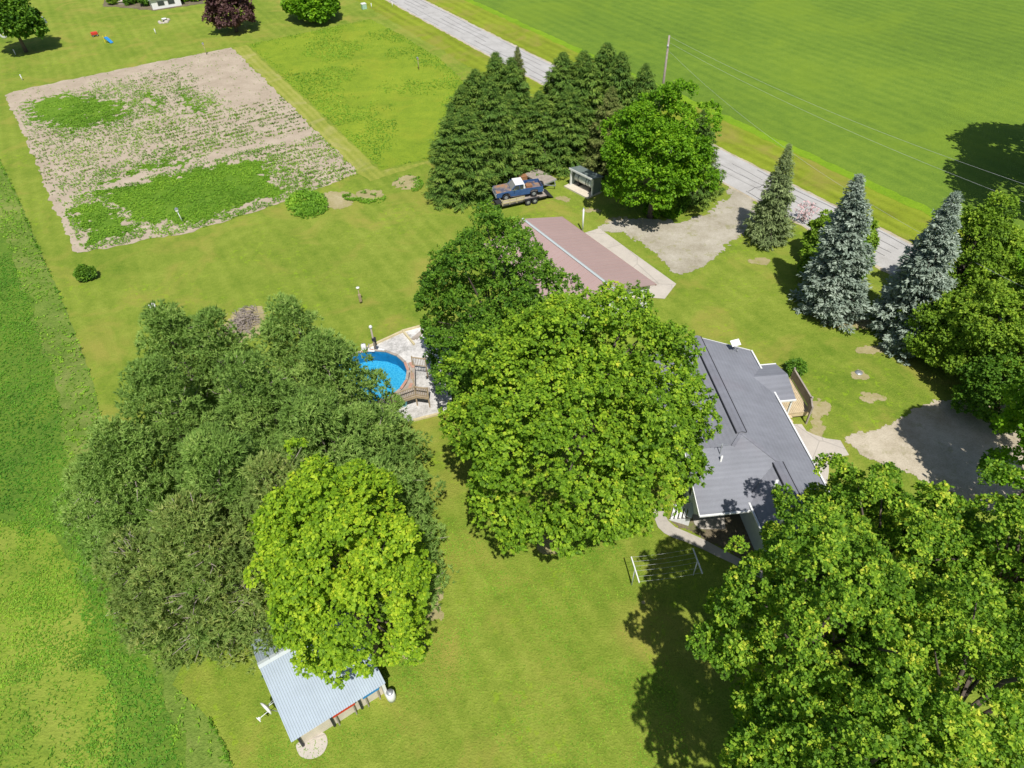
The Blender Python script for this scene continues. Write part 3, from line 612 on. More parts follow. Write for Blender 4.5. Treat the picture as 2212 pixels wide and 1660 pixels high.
# --- spruces
GS = 'tall dark spruces in the roadside clump'
def from_top(x, y, yb):
    for hh in np.arange(3, 20, .1):
        p = G(x, y, hh); c = CAM @ (np.array([p[0], p[1], 0]) - [0, 0, H])
        if CY + F * c[1] / c[2] > yb: break
    return p[0], p[1], hh
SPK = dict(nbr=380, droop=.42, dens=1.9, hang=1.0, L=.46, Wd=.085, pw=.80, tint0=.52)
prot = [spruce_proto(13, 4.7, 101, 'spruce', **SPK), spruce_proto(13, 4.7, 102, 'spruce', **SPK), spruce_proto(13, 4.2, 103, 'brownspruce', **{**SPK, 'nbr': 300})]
used = [True, True, True]
spl = [(998, 182, 345, 1.1, 0, 'spruce at the left end of the clump, next to the weedy plot'),
       (972, 240, 405, .95, 1, 'short spruce at the outer left corner of the clump'),
       (1026, 148, 335, 1.2, 1, 'second tall spruce from the left of the clump'),
       (1070, 111, 325, 1.2, 0, 'tallest spruce of the left half, in line with the road'),
       (1104, 122, 335, 1.1, 1, 'spruce just left of the thin brown topped spruce'),
       (1118, 99, 300, .6, 2, 'thin spruce with a ragged brown top standing against the road'),
       (1003, 228, 412, 1.05, 1, 'lower spruce in front of the left half, left of the blue pickup'),
       (1100, 200, 358, 1.1, 0, 'spruce in the near middle behind the empty flat trailer'),
       (1217, 111, 325, 1.3, 1, 'spruce right of the gap where the road shows through'),
       (1262, 108, 330, 1.3, 0, 'spruce with a sharp top in the right half of the clump'),
       (1312, 90, 315, 1.35, 1, 'tallest spruce of the clump, right of its middle'),
       (1345, 110, 335, 1.1, 0, 'spruce next to the tallest one on its road side'),
       (1230, 185, 352, 1.1, 0, 'spruce right behind the small open shelter'),
       (1322, 185, 372, .9, 2, 'browning spruce behind the bright maple'),
       (1397, 135, 345, .95, 1, 'rightmost spruce beside the wooden utility pole'),
       (1165, 195, 350, 1.05, 0, 'lower spruce in the dip between the two halves of the clump'),
       (1060, 165, 385, 1.0, 1, 'spruce filling the middle of the left half, behind the pickup'),
       (985, 300, 422, .85, 0, 'lowest spruce at the near left corner of the clump')]
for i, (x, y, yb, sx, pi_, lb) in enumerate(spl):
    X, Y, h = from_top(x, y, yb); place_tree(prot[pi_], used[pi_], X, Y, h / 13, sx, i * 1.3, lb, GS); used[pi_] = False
X, Y = G(1507, 330, 5)[:2]
place_tree(prot[0], False, X, Y, .75, .8, 2., 'dark spruce peeking out right of the bright maple at the road', GS)
def leaning(t, bx, by, tx, ty, h):
    """stand the tree on the ground at one pixel with its tip at another"""
    b = G(bx, by); e = G(tx, ty, h); d = Vector((e[0] - b[0], e[1] - b[1], h)); q = Vector((0, 0, 1)).rotation_difference(d.normalized())
    t.location = (b[0], b[1], 0); t.rotation_mode = 'QUATERNION'; t.rotation_quaternion = q
leaning(spruce_proto(12.7, 3.05, 111, 'bluespruce', 420, .14, 1.8, .15, .34, .125, label='large silvery blue spruce on the front lawn by the road', pw=.72, name='blue_spruce'), 1788, 675, 1857, 382, 12.4)
leaning(spruce_proto(13.2, 3.2, 112, 'bluespruce', 400, .14, 1.6, .15, .34, .125, label='second blue spruce, half hidden by the green thicket on the right', pw=.75, name='blue_spruce'), 1945, 722, 2058, 440, 12.2)
leaning(spruce_proto(9.9, 2.6, 113, 'greyspruce', 330, .22, 1.5, .4, .38, .09, label='grey-green spruce with a thin top beside the gravel drive entrance', pw=.85, name='spruce_tree'), 1655, 515, 1702, 326, 9.2)
X, Y = G(1975, 700, 3)[:2]
spruce_proto(4.6, 1.5, 114, 'bluespruce', 120, .12, 1.2, .12, .34, .15, label='small blue spruce at the lawn edge under the second blue spruce', X=X, Y=Y, pw=.6, name='blue_spruce')

# ------------------------------------------------------------ ground plants (stuff)
def scatter(name, poly, n, dens, L, k, mat, label, seed, z=.02, up=.8, tshift=0., hgt=.1, big=.5, bs=4.):
    g = np.random.default_rng(seed); P = np.asarray(poly); x0, y0 = P.min(0); x1, y1 = P.max(0)
    x = g.uniform(x0, x1, n); y = g.uniform(y0, y1, n); ok = sdist(x, y, poly) > 0
    x, y = x[ok], y[ok]; dn = dens(x, y) if dens else np.ones_like(x); ok = g.random(len(x)) < dn; x, y = x[ok], y[ok]
    b = np.c_[x, y, np.full(len(x), z) + g.random(len(x)) * hgt]; P = np.repeat(b, k, 0); m_ = len(P)
    D = unit(g.normal(size=(m_, 3)) * [1, 1, .4] + [0, 0, up * .6]); N = unit(g.normal(size=(m_, 3)) * .4 + [0, 0, 1])
    l = L * (.6 + .8 * g.random(m_)); tint = np.clip(.45 + tshift + .3 * (np.repeat(g.random(len(b)), k) - .5) + .3 * (g.random(m_) - .5) + big * (fbm(P[:, 0], P[:, 1], bs) - .5), 0, 1)
    o = link(name, rawmesh(name, leaf_quads(P, D, N, l, l * .5), 4, tint), M[mat]); return tag(o, label, 'plants', kind='stuff')
# garden coordinates: u along the far edge, v towards the camera
g0, g1, g2, g3 = [np.array(p) for p in GP([(8, 207), (500, 103), (776, 376), (165, 548)])]
def guv(x, y):
    u = np.full(x.shape, .5); v = np.full(x.shape, .5)
    for _ in range(12):
        px = (1 - v) * ((1 - u) * g0[0] + u * g1[0]) + v * ((1 - u) * g3[0] + u * g2[0]) - x
        py = (1 - v) * ((1 - u) * g0[1] + u * g1[1]) + v * ((1 - u) * g3[1] + u * g2[1]) - y
        a = (1 - v) * (g1[0] - g0[0]) + v * (g2[0] - g3[0]); b_ = (1 - u) * (g3[0] - g0[0]) + u * (g2[0] - g1[0])
        c = (1 - v) * (g1[1] - g0[1]) + v * (g2[1] - g3[1]); d = (1 - u) * (g3[1] - g0[1]) + u * (g2[1] - g1[1])
        dt = a * d - b_ * c; u = u - (px * d - b_ * py) / dt; v = v - (a * py - c * px) / dt
    return u, v
def gz(u, v, a, b_, su, sv): return np.exp(-((u - a) / su) ** 2 - ((v - b_) / sv) ** 2)
def dens_weed(x, y):
    u, v = guv(x, y); n = fbm(x, y, 3.5, 4); n2 = fbm(x, y, .9, 3)
    d = .75 * gz(u, v, .17, .27, .17, .12) + .9 * gz(u, v, .36, .24, .13, .13) + .8 * gz(u, v, .52, .25, .06, .1) + .9 * gz(u, v, .66, .30, .035, .06) + .9 * gz(u, v, .70, .40, .04, .05) + .5 * gz(u, v, .45, .48, .3, .16)
    d += .75 * gz(u, v, .5, .66, .25, .04) + .6 * gz(u, v, .25, .70, .2, .05) + .3 * gz(u, v, .15, .5, .1, .15) + .5 * gz(u, v, .3, .13, .04, .03) + .3 * gz(u, v, .62, .12, .04, .02)
    d = d * .8; low = v > .74 + .02 * np.sin(u * 9); d = np.where(low, 1.9 * np.clip((.86 - u) / .12, .15, 1) * np.where(u < .3, .55, 1.), d)
    path = np.abs(v - (.735)) < .017; d = np.where(path & (u > .2), .0, d)
    d = np.clip(d * (.25 + 1.5 * n) + (n2 - .5) * .9, 0, 1.2) * (n2 > .36)
    return np.where((u < .02) | (v < .05) | ((u > .78) & (v < .5)), .02, d)
def dens_corn(x, y):
    u, v = guv(x, y); w = G3 * 0
    row = (np.sin(v * 2 * math.pi * 46) > .2) * (fbm(x, y, .7, 2) > .42)
    d = np.where((v > .48) & (v < .72) & (u > .45), .9, 0.) + np.where((v > .75) & (u > .72), 1., 0) + np.where((v > .3) & (v < .72) & (u <= .45), .45, 0) + np.where((v > .1) & (v < .45) & (u > .45) & (u < .74), .4, 0)
    return np.clip(d, 0, 1) * row
G3 = 0
scatter('garden_weeds', gar, 130000, dens_weed, .135, 5, 'weed', 'patches of green weeds and vines growing over the garden soil', 200, hgt=.12, tshift=.03)
scatter('corn_rows', gar, 80000, dens_corn, .19, 4, 'corn', 'sparse rows of young corn on the bare garden soil', 201, up=1.3, hgt=.05)
scatter('plot_weeds', plotp, 60000, lambda x, y: np.clip((fbm(x, y, 5., 4) - .47) * 3 + .6 * (np.clip(3 - sdist(x, y, plotp), 0, 3) / 3), 0, .55), .17, 3, 'weed', 'low darker weeds scattered through the bright green plot', 202, hgt=.06, tshift=0.)
rp = GP([(0, 340), (47, 443), (90, 550), (133, 646), (167, 733), (202, 825), (240, 1000), (300, 1200), (350, 1340), (395, 1372), (402, 1400), (392, 1440), (372, 1480), (430, 1530), (468, 1580), (515, 1680), (390, 1680), (345, 1480), (260, 1330), (170, 1100), (100, 760), (20, 545), (0, 500)])
scatter('tall_grass', rp, 42000, lambda x, y: np.clip(fbm(x, y, 2.) * 1.6 - .25, 0, 1), .19, 4, 'weed', 'rough uncut grass between the mown lawn and the crop', 203, up=.7, tshift=.1, hgt=.05)
bandp = GP([(-60, 1120), (60, 1130), (130, 1180), (190, 1300), (225, 1450), (250, 1700), (-60, 1700)])
lc = GP([(-30, 560), (20, 545), (62, 650), (100, 760), (135, 900), (165, 1100), (235, 1280), (300, 1400), (345, 1480), (380, 1600), (395, 1680), (-30, 1700)])
scatter('crop_plants', lc, 90000, lambda x, y: np.clip((fbm(x + 40, y, 7.) - .1) * 1.6, .3, .95) * (sdist(x, y, bandp) + (fbm(x, y, 2.5) - .5) * 4 < 0), .12, 4, 'crop', 'leafy green crop covering the field on the left', 204, up=.25, hgt=.08, tshift=.08, big=.8, bs=7.)
scatter('band_weeds', bandp, 36000, lambda x, y: np.clip((fbm(x, y, 2.) - .3) * 2.2, .1, 1), .10, 4, 'weed', 'yellowish low weeds in the lower left corner of the crop field', 214, up=.3, tshift=.12, hgt=.06, big=.9, bs=3.)
edge_ = [(0, 347), (47, 443), (90, 550), (133, 646), (167, 733), (202, 825)]
scatter('grass_edge', GP(edge_ + [(x - 5, y + 1) for x, y in edge_[::-1]]), 9000, None, .26, 4, 'weed', 'line of taller grass along the left edge of the mown lawn', 215, up=1.6, tshift=-.15, hgt=.12)
edge2 = [(455, 1555), (485, 1610), (512, 1680)]
scatter('grass_edge', GP(edge2 + [(x - 5, y + 1) for x, y in edge2[::-1]]), 1500, None, .12, 4, 'weed', 'line of taller grass at the bottom edge left of the metal shed', 216, up=1.6, tshift=-.15, hgt=.12)
md = [(664 + 50 * math.cos(a), 445 + 30 * math.sin(a) - (4 if math.sin(a) < 0 else 0)) for a in np.linspace(0, 2 * math.pi, 18)[:-1]]
scatter('mound_grass', GP(md), 4600, lambda x, y: np.clip((fbm(x, y, 1.2) - .25) * 1.6, .05, 1) * np.clip(sdist(x, y, GP(md)) / .9, .0, 1), .25, 5, 'weed', 'long green grass growing on the oval mound', 205, up=1.0, tshift=-.12, hgt=.12, big=.9, bs=2.)
for i, (x, y, rx_, ry_) in enumerate([(800, 428, 34, 14), (884, 398, 32, 19), (760, 425, 20, 10)]):
    P_ = [(x + rx_ * math.cos(a), y + ry_ * math.sin(a)) for a in np.linspace(0, 2 * math.pi, 14)[:-1]]
    Q_ = GP(P_); r_ = max(rx_, ry_)
    scatter('grass_fringe', Q_, 1500, lambda x, y, Q_=Q_: np.clip((1 - sdist(x, y, Q_) / 1.2) * (fbm(x, y, 1.) > .5), 0, 1), .16, 4, 'weed', ['short green fringe round the middle bare dirt patch', 'green fringe round the bare dirt patch nearest the spruces', 'weeds between the mound and the middle dirt patch'][i], 206 + i, hgt=.1)
fr = GP([(940, 400), (965, 428), (1010, 440), (1055, 445), (1070, 430), (1000, 420)])
scatter('clump_weeds', fr, 3000, None, .3, 5, 'weed', 'weeds growing along the foot of the left spruces', 210, up=1.2, hgt=.25, tshift=-.15)
near = GP([(500, 1500), (420, 1400), (700, 1560), (900, 1380), (960, 1000), (1000, 950), (1400, 1100), (1440, 1400), (1500, 1680), (520, 1680)])
scatter('lawn_clover', near, 60000, lambda x, y: np.clip((fbm(x, y, 3., 4) - .42) * 3.2, .05, 1), .07, 3, 'weed', 'small bright clover leaves scattered through the mown back lawn', 211, z=.005, up=.2, hgt=.02, tshift=.1)
#@@PART3
# ------------------------------------------------------------ built objects
def shingle(name, c):
    m, t, b = newmat(name); o = nd(t, 'ShaderNodeTexCoord').outputs['Object']
    sx = nd(t, 'ShaderNodeSeparateXYZ'); t.links.new(o, sx.inputs[0])
    w = nd(t, 'ShaderNodeTexWave', i_Scale=2.6, i_Distortion=.5, i_Detail=2); w.bands_direction = 'Z'; t.links.new(o, w.inputs[0])
    nb = noise(t, .25, 4, .6, o); nf = noise(t, 14, 3, .7, o); st = nd(t, 'ShaderNodeMapping', i_Scale=(1, .12, 1)); t.links.new(o, st.inputs[0]); ns = noise(t, 2.2, 4, .6, st.outputs[0])
    k = mth(t, 'ADD', mth(t, 'MULTIPLY', nb, .4), mth(t, 'ADD', mth(t, 'MULTIPLY', nf, .25), mth(t, 'ADD', mth(t, 'MULTIPLY', ns, .3), mth(t, 'MULTIPLY', w.outputs['Fac'], .06))))
    cc = ramp(t, [(.35, tuple(v * .78 for v in c) + (1,)), (.5, c + (1,)), (.66, tuple(v * 1.22 for v in c) + (1,))], k)
    cc = mixc(t, ramp(t, [(.55, (0, 0, 0, 1)), (.75, (.5,) * 3 + (1,))], noise(t, .35, 3, .5, o)), cc, (c[0] * 1.12, c[1] * .98, c[2] * .98, 1))
    t.links.new(cc, b.inputs['Base Color']); b.inputs['Roughness'].default_value = .8; bump(t, b, nf, .5, .015); return m
M['shingle'] = shingle('grey_shingles', (.215, .222, .25))
M['ridge'] = shingle('ridge_shingles', (.195, .20, .23))
M['dark'] = plain('dark_trim', (.03, .03, .035, 1), .6)
M['white'] = plain('white_paint', (.78, .78, .76, 1), .45, var=.06)
M['siding'] = plain('pale_siding', (.50, .55, .53, 1), .6, var=.06)
M['cream'] = plain('cream_wall', (.62, .55, .44, 1), .8, var=.12)
M['wood'] = plain('weathered_wood', (.36, .28, .18, 1), .85, var=.22, scale=2, bmp=.01)
M['deckwood'] = plain('deck_boards', (.60, .48, .30, 1), .8, var=.18, scale=2.5, bmp=.01)
M['greywood'] = plain('grey_planks', (.36, .31, .26, 1), .85, var=.25, scale=2, bmp=.01)
M['yellowwood'] = plain('yellow_timber', (.55, .47, .28, 1), .8, var=.15)
M['grn'] = plain('grey_green_sheet', (.22, .27, .25, 1), .5, .3)
M['mauve'] = plain('mauve_metal_roof', (.40, .285, .26, 1), .5, var=.05, scale=.5, spec=.5)
M['steel'] = plain('galvanised_roof', (.42, .49, .55, 1), .45, .2, var=.07, scale=.8)
M['steelwhite'] = plain('pale_ridge_cap', (.50, .55, .55, 1), .45, .1, var=.05)
M['metal'] = plain('grey_metal', (.42, .44, .46, 1), .4, .5, var=.1)
M['glass'] = plain('window_glass', (.04, .05, .06, 1), .08, spec=.8)
M['autoglass'] = plain('pale_windscreen', (.24, .25, .24, 1), .25, spec=.7)  # even pale grey, lighter than the other window glass
M['rubber'] = plain('tyre_rubber', (.025, .025, .027, 1), .85)
M['bluepaint'] = plain('faded_blue_paint', (.045, .10, .24, 1), .4, var=.2, scale=2)
M['rust'] = plain('rust', (.30, .15, .07, 1), .9, var=.35, scale=4)
M['red'] = plain('red_paint', (.60, .05, .03, 1), .5)
M['blue'] = plain('bright_blue', (.03, .25, .58, 1), .5)
M['yellow'] = plain('yellow_plastic', (.75, .65, .05, 1), .4)
M['orange'] = plain('orange_plastic', (.72, .22, .05, 1), .4)
M['sky'] = plain('light_blue_plastic', (.12, .5, .68, 1), .4)
M['green'] = plain('pale_green_paint', (.35, .52, .40, 1), .5)
M['brick'] = plain('faded_red_board', (.46, .26, .19, 1), .8, var=.2)
m_, t, b = newmat('hood_paint'); o_ = nd(t, 'ShaderNodeTexCoord').outputs['Object']
t.links.new(ramp(t, [(.40, (.10, .10, .14, 1)), (.52, (.22, .18, .16, 1)), (.62, (.36, .19, .09, 1))], noise(t, 1.6, 5, .6, o_)), b.inputs['Base Color']); b.inputs['Roughness'].default_value = .7; M['hood'] = m_

class Fr:
    """local frame on the ground: origin a, x towards b, y to the left of x"""
    def __init__(s, a, b):
        s.a = np.array(a[:2], float); d = np.array(b[:2], float) - s.a; s.len = float(np.linalg.norm(d)); s.x = d / s.len; s.y = np.array([-s.x[1], s.x[0]]); s.rz = math.atan2(s.x[1], s.x[0])
    def __call__(s, x, y, z=0.):
        p = s.a + s.x * x + s.y * y; return (p[0], p[1], z)
    def loc(s, p): d = np.array(p[:2]) - s.a; return float(d @ s.x), float(d @ s.y)
def root(name, fr, label, cat, group=None): return empty(name, (fr.a[0], fr.a[1], 0), fr.rz, label, cat, group)
def wheel(parent, x, y, z, r, w, name='wheel'):
    a = MB().lathe((x, y, z), [(r * .62, -w / 2), (r * .93, -w / 2), (r, -w * .3), (r, w * .3), (r * .93, w / 2), (r * .62, w / 2), (r * .62, -w / 2)], 20, 'y').build(name, M['rubber'], parent)
    MB().lathe((x, y, z), [(0.01, -w * .3), (r * .3, -w * .42), (r * .62, -w * .3), (r * .62, w * .3), (r * .3, w * .42), (.01, w * .3)], 16, 'y').build('rim', M['metal'], a)
    return a

# ---------------- house
# local: x = along the long axis (towards the camera), y = to the right side of the picture is negative
hf = Fr((18.44, 40.06), (18.44 + .0808, 40.06 - .9967))   # x axis runs along the right eave toward the camera; y (left of x) points right -> use -t
house = root('house', hf, 'single storey house with grey shingle roofs and white gutters', 'house')
def h(s, t, z): return (s, -t, z)     # s along, t inward from the right eave
K = 1.8 / 4.35
def quad(name, pts, mat, parent, th=.12): return MB().slab(pts, th).build(name, M[mat], parent)
roof = quad('roof', [h(0, -.25, 2.8), h(17.6, -.25, 2.8), h(17.6, 2.6, 2.9 + K * 2.6), h(11.9, 2.6, 2.9 + K * 2.6), h(10.0, 4.35, 4.7), h(0, 4.35, 4.7)], 'shingle', house)
quad('roof_slope', [h(0, 4.35, 4.7), h(10.0, 4.35, 4.7), h(10.75, 5.15, 4.37), h(10.75, 8.4, 3.02), h(0, 8.4, 3.02)], 'shingle', house)

quad('front_roof', [h(10.0, 4.35, 4.705), h(11.9, 2.6, 3.98), h(13.6, 4.75, 3.27), h(14.65, 4.75, 2.87), h(14.65, 8.3, 2.87), h(10.7, 8.3, 4.36), h(10.7, 5.15, 4.44)], 'shingle', house)
quad('gable_roof', [h(11.9, 2.6, 3.975), h(17.6, 2.6, 3.975), h(17.6, 4.95, 3.02), h(13.7, 4.95, 3.02)], 'shingle', house)
def cap(pts, w, name='ridge_cap', parent=None):
    mb = MB()
    for a, b_ in zip(pts, pts[1:]):
        mb.bar((a[0], a[1], a[2] + .0), (b_[0], b_[1], b_[2] + .0), w, .04)
    return mb.build(name, M['ridge'], parent or house)
for a, b_ in (((0, 4.35, 4.7), (9.9, 4.35, 4.7)), ((12.05, 2.6, 3.98), (17.6, 2.6, 3.98))):
    mb = MB(); pa, pb = h(*a), h(*b_)
    for sgn in (-1, 1):
        mb.slab([(pa[0], pa[1], pa[2] + .13), (pb[0], pb[1], pb[2] + .13), (pb[0], pb[1] + sgn * .32, pb[2] + .01), (pa[0], pa[1] + sgn * .32, pa[2] + .01)], .05)
    r_ = mb.build('ridge_cap', M['ridge'], house)
    mv = MB()
    for sgn in (-1, 1): mv.bar((pa[0], pa[1] + sgn * .33, pa[2] - .01), (pb[0], pb[1] + sgn * .33, pb[2] - .01), .05, .1)
    mv.build('ridge_vent', M['dark'], r_)
cap([h(9.95, 4.4, 4.69), h(11.9, 2.6, 3.98)], .22, 'hip_cap'); cap([h(9.95, 4.4, 4.69), h(10.72, 5.15, 4.42)], .22, 'hip_cap')
# gutters
MB().bar(h(0, -.36, 2.78), h(3.3 - .9, -.36, 2.78), .12, .12).build('gutter', M['white'], house)
MB().bar(h(4.5, -.36, 2.78), h(17.6, -.36, 2.78), .12, .12).build('gutter', M['white'], house)
MB().bar(h(14.73, 4.7, 2.82), h(14.73, 8.35, 2.82), .12, .1).build('gutter', M['white'], house)
MB().bar(h(13.75, 5.05, 2.98), h(17.6, 5.05, 2.98), .12, .1).build('gutter', M['white'], house)
MB().bar(h(10.7, 8.35, 4.3), h(14.7, 8.35, 2.82), .05, .16).build('fascia', M['white'], house)
MB().bar(h(-.03, 4.35, 4.62), h(-.03, -.25, 2.76), .05, .16).build('fascia', M['white'], house)
# walls
wm = MB()
wm.slab([h(.3, .3, 2.82), h(12.6, .3, 2.82), h(12.6, 7.8, 2.82), h(.3, 7.8, 2.82)], 2.82)
wm.slab([h(12.603, .3, 2.8), h(17.4, .3, 2.8), h(17.4, 4.6, 2.8), h(12.603, 4.6, 2.8)], 2.8)
wm.add([h(.3, .3, 2.85), h(.3, 7.8, 2.85), h(.3, 4.35, 4.58)], [(0, 1, 2)])
wm.add([h(10.8, 7.8, 2.8), h(12.6, 7.8, 2.8), h(12.6, 7.8, 3.4), h(10.8, 7.8, 4.1)], [(0, 1, 2, 3)])
MB().add([h(12.6, 7.85, 2.8), h(12.6, 7.85, .05), h(14.6, 8.2, 2.78), h(12.6, 7.8, 2.8), h(12.6, 7.8, .05), h(14.6, 8.15, 2.78)], [(0, 1, 2), (5, 4, 3), (0, 3, 4, 1), (1, 4, 5, 2), (2, 5, 3, 0)]).build('side_panel', M['siding'], house)
wm.build('wall', M['siding'], house)
def window(parent, s0, s1, t, z0, z1, out=.04, axis='s'):
    f = MB()
    P_ = (lambda s, z, o: h(s, t + o, z)) if axis == 's' else (lambda q, z, o: h(t + o, q, z))
    for (a, b_) in (((s0, z0), (s1, z0)), ((s1, z0), (s1, z1)), ((s1, z1), (s0, z1)), ((s0, z1), (s0, z0)), (((s0 + s1) / 2, z0), ((s0 + s1) / 2, z1))):
        f.bar(P_(a[0], a[1], out), P_(b_[0], b_[1], out), .07, .07)
    w = f.build('window', M['white'], parent)
    MB().add([P_(s0, z0, out * .6), P_(s1, z0, out * .6), P_(s1, z1, out * .6), P_(s0, z1, out * .6)], [(0, 1, 2, 3)]).build('pane', M['glass'], w)
window(house, 11.0, 12.1, 7.8, 1.1, 2.2); window(house, 2.5, 4., 7.8, 1.1, 2.2); window(house, 6., 7.5, 7.8, 1.1, 2.2)
window(house, 8., 9.6, .3, 1., 2.2, -.04); window(house, 11.5, 13, .3, 1., 2.2, -.04)
window(house, 5.0, 6.0, 12.6, 1.0, 2.2, .04, 't')
dr = MB().box(12.6, 12.66, -7.5, -6.6, .1, 2.1).build('door', M['white'], house); MB().box(12.66, 12.7, -6.75, -6.68, 1., 1.12).build('handle', M['metal'], dr)
# porch roof on the right
P0, P1, P2, P3 = hf.loc((18.6, 38.42)), hf.loc((20.14, 38.56)), hf.loc((20.36, 34.71)), hf.loc((19.06, 34.63))
rs0 = (P0[0] + P3[0]) / 2
pr = MB()
ty = P1[1] + .15
for (e, z1) in ((P0[0], 2.68), (P3[0], 2.62)):
    pr.slab([(e, -.0, z1), (e, ty, z1), (rs0 - .15, ty + .05, 3.22), (rs0 - .15, -.95, 3.26)] if True else [], .1)
porch = pr.build('porch_roof', M['shingle'], house)
MB().bar((P0[0] - .04, .35, 2.64), (P0[0] - .04, ty, 2.64), .1, .12).build('trim', M['white'], porch)
MB().bar((P3[0] + .04, .45, 2.58), (P3[0] + .04, ty, 2.58), .1, .12).build('trim', M['white'], porch)
MB().add([(P0[0], ty - .05, 2.6), (P3[0], ty - .05, 2.55), (rs0 - .15, ty - .02, 3.15)], [(0, 1, 2)]).build('gable', M['siding'], porch)
for e in (P0[0] + .2, P3[0] - .15): MB().box(e - .06, e + .06, ty - .25, ty - .13, 0.85, 2.6).build('post', M['white'], porch)
for (s_, t_, r_) in ((13.6, 3.3, .09), (16.2, 3.9, .12), (11.6, 6.2, .06)):
    MB().tube([h(s_, t_, 3.2), h(s_, t_, 4.2 if t_ < 5 else 4.6)], r_, 10).build('vent_pipe', M['white'], house)
# deck with railing and steps
D0_, D1_, D2_ = hf.loc((22.08, 38.94)), hf.loc((22.35, 35.7)), hf.loc((20.4, 35.1))
deck = root('deck', hf, 'wooden deck with a plank railing beside the grey roofed house', 'deck')
dm = MB(); y0_, y1_ = -.25, D0_[1]; sN = D2_[0]
n_ = int((y1_ - y0_) / .145)
for i in range(n_): dm.box(D0_[0], sN, y0_ + i * .145, y0_ + i * .145 + .125, .72, .76)
dm.box(D0_[0] + .05, sN - .05, y0_ + .05, y1_ - .1, .3, .715)
dm.build('floor', M['deckwood'], deck)
rl_ = MB()
def rail(mb, a, b_, z0=.76, hgt=.95, gap=.13, w=.09):
    a = np.array(a); b_ = np.array(b_); L = np.linalg.norm(b_ - a); n = max(2, int(L / gap))
    for zz in (z0 + .1, z0 + hgt): mb.bar((*a, zz), (*b_, zz), .05 if zz < z0 + .5 else .12, .05)
    for i in range(n + 1):
        p = a + (b_ - a) * i / n; mb.bar((*p, z0 + .05), (*p, z0 + hgt), w if n > 2 else .05, .025, up=(b_[0] - a[0], b_[1] - a[1], 0))
rail(rl_, (D0_[0], y1_), (D1_[0], y1_), w=.11); rl_.build('railing', M['greywood'], deck)
r2 = MB(); rail(r2, (D1_[0], y1_ - .05), (D1_[0] + .9, y1_ - .35), w=.1); r2.build('railing', M['greywood'], deck)
for q in ((D0_[0], y1_), (D1_[0], y1_), (D1_[0] + .95, y1_ - .4)): MB().box(q[0] - .06, q[0] + .06, q[1] - .06, q[1] + .06, .0, 1.85).build('post', M['greywood'], deck)
stp = MB()
for i in range(4): stp.box(sN + i * .28, sN + i * .28 + .27, .35 + .0, 2.05, .50 - i * .17, .56 - i * .17)
stp.build('steps', M['deckwood'], deck)
# back steps of pale planks, with a dark railing
q0, q1, q2, q3 = [G(*A(x, y, 1840, 1480, 5.188), z=z) for x, y, z in ((1130, 370, .9), (1095, 110, .9), (800, 200, .1), (862, 395, .1))]
sf = Fr(q3, G(*A(1200, 375, 1840, 1480, 5.188), z=.9)); st_ = root('back_steps', sf, 'pale plank steps with dark gaps at the back wall of the house', 'steps')
wd = 1.25; L_ = sf.len
mb = MB()
for i in range(5):
    x0 = .05 + i * (L_ - .1) / 5; ex = .5 if i == 4 else 0
    mb.box(x0 + .05, x0 + (L_ - .1) / 5 - .03 + ex * .3, 0, wd, .1 + i * .18, .16 + i * .18)
mb.build('tread', M['white'], st_)
MB().prism([(0, .02), (L_, .02), (L_, .8), (0.1, .1)], -.05, -.005).build('side_board', M['white'], st_); MB().prism([(0, .02), (L_, .02), (L_, .8), (0.1, .1)], wd + .005, wd + .05).build('side_board', M['white'], st_)
rb_ = MB(); rail(rb_, (L_ - .1, wd + .1), (L_ - .1 + .02, wd + 1.5), .9, .9, .14, .03); rail(rb_, (L_ - .1, wd + .1), (L_ + .6, wd + .1), .9, .9, .14, .03); rb_.build('railing', M['dark'], st_)
MB().box(L_ - .1, L_ + .75, wd + .06, wd + 1.5, .0, .9).build('landing', M['greywood'], st_)
# dish and antenna on the roof
X, Y, Z = G(*A(712, 118, 1900, 1000, 2.371), z=3.6)
ds = empty('roof_dish', (X, Y, 3.55), .3, 'flat white satellite dish on the far edge of the house roof', 'satellite dish')
Mx = Matrix.Translation((0, 0, .75)) @ Matrix.Rotation(.5, 4, 'X')
MB().box(-.38, .38, -.26, .26, -.03, .03, Mx).build('panel', M['white'], ds, .02)
MB().tube([(0, 0, .72), (0, 0, .3), (-.25, -.1, -.1)], .03, 6).tube([(0, 0, .3), (.3, -.1, -.1)], .025, 6).tube([(.3, -.1, -.1), (.55, .15, .0), (.5, .3, -.2)], .02, 6).build('mount', M['metal'], ds)
X, Y, Z = G(*A(610, 870, 1900, 1000, 2.371), z=4.1)
an = empty('roof_antenna', (X, Y, 3.95), 0, 'thin metal antenna standing on the house roof under the maple branches', 'antenna')
MB().tube([(0, 0, -.3), (0, 0, 1.3)], .03, 6).tube([(-.02, 0, .2), (-.3, .1, -.1)], .02, 5).build('mast', M['metal'], an); MB().bar((-.35, 0, 1.2), (.35, 0, 1.2), .03).bar((-.2, -.15, 1.2), (-.2, .15, 1.2), .02).bar((.2, -.15, 1.2), (.2, .15, 1.2), .02).build('arms', M['metal'], an)

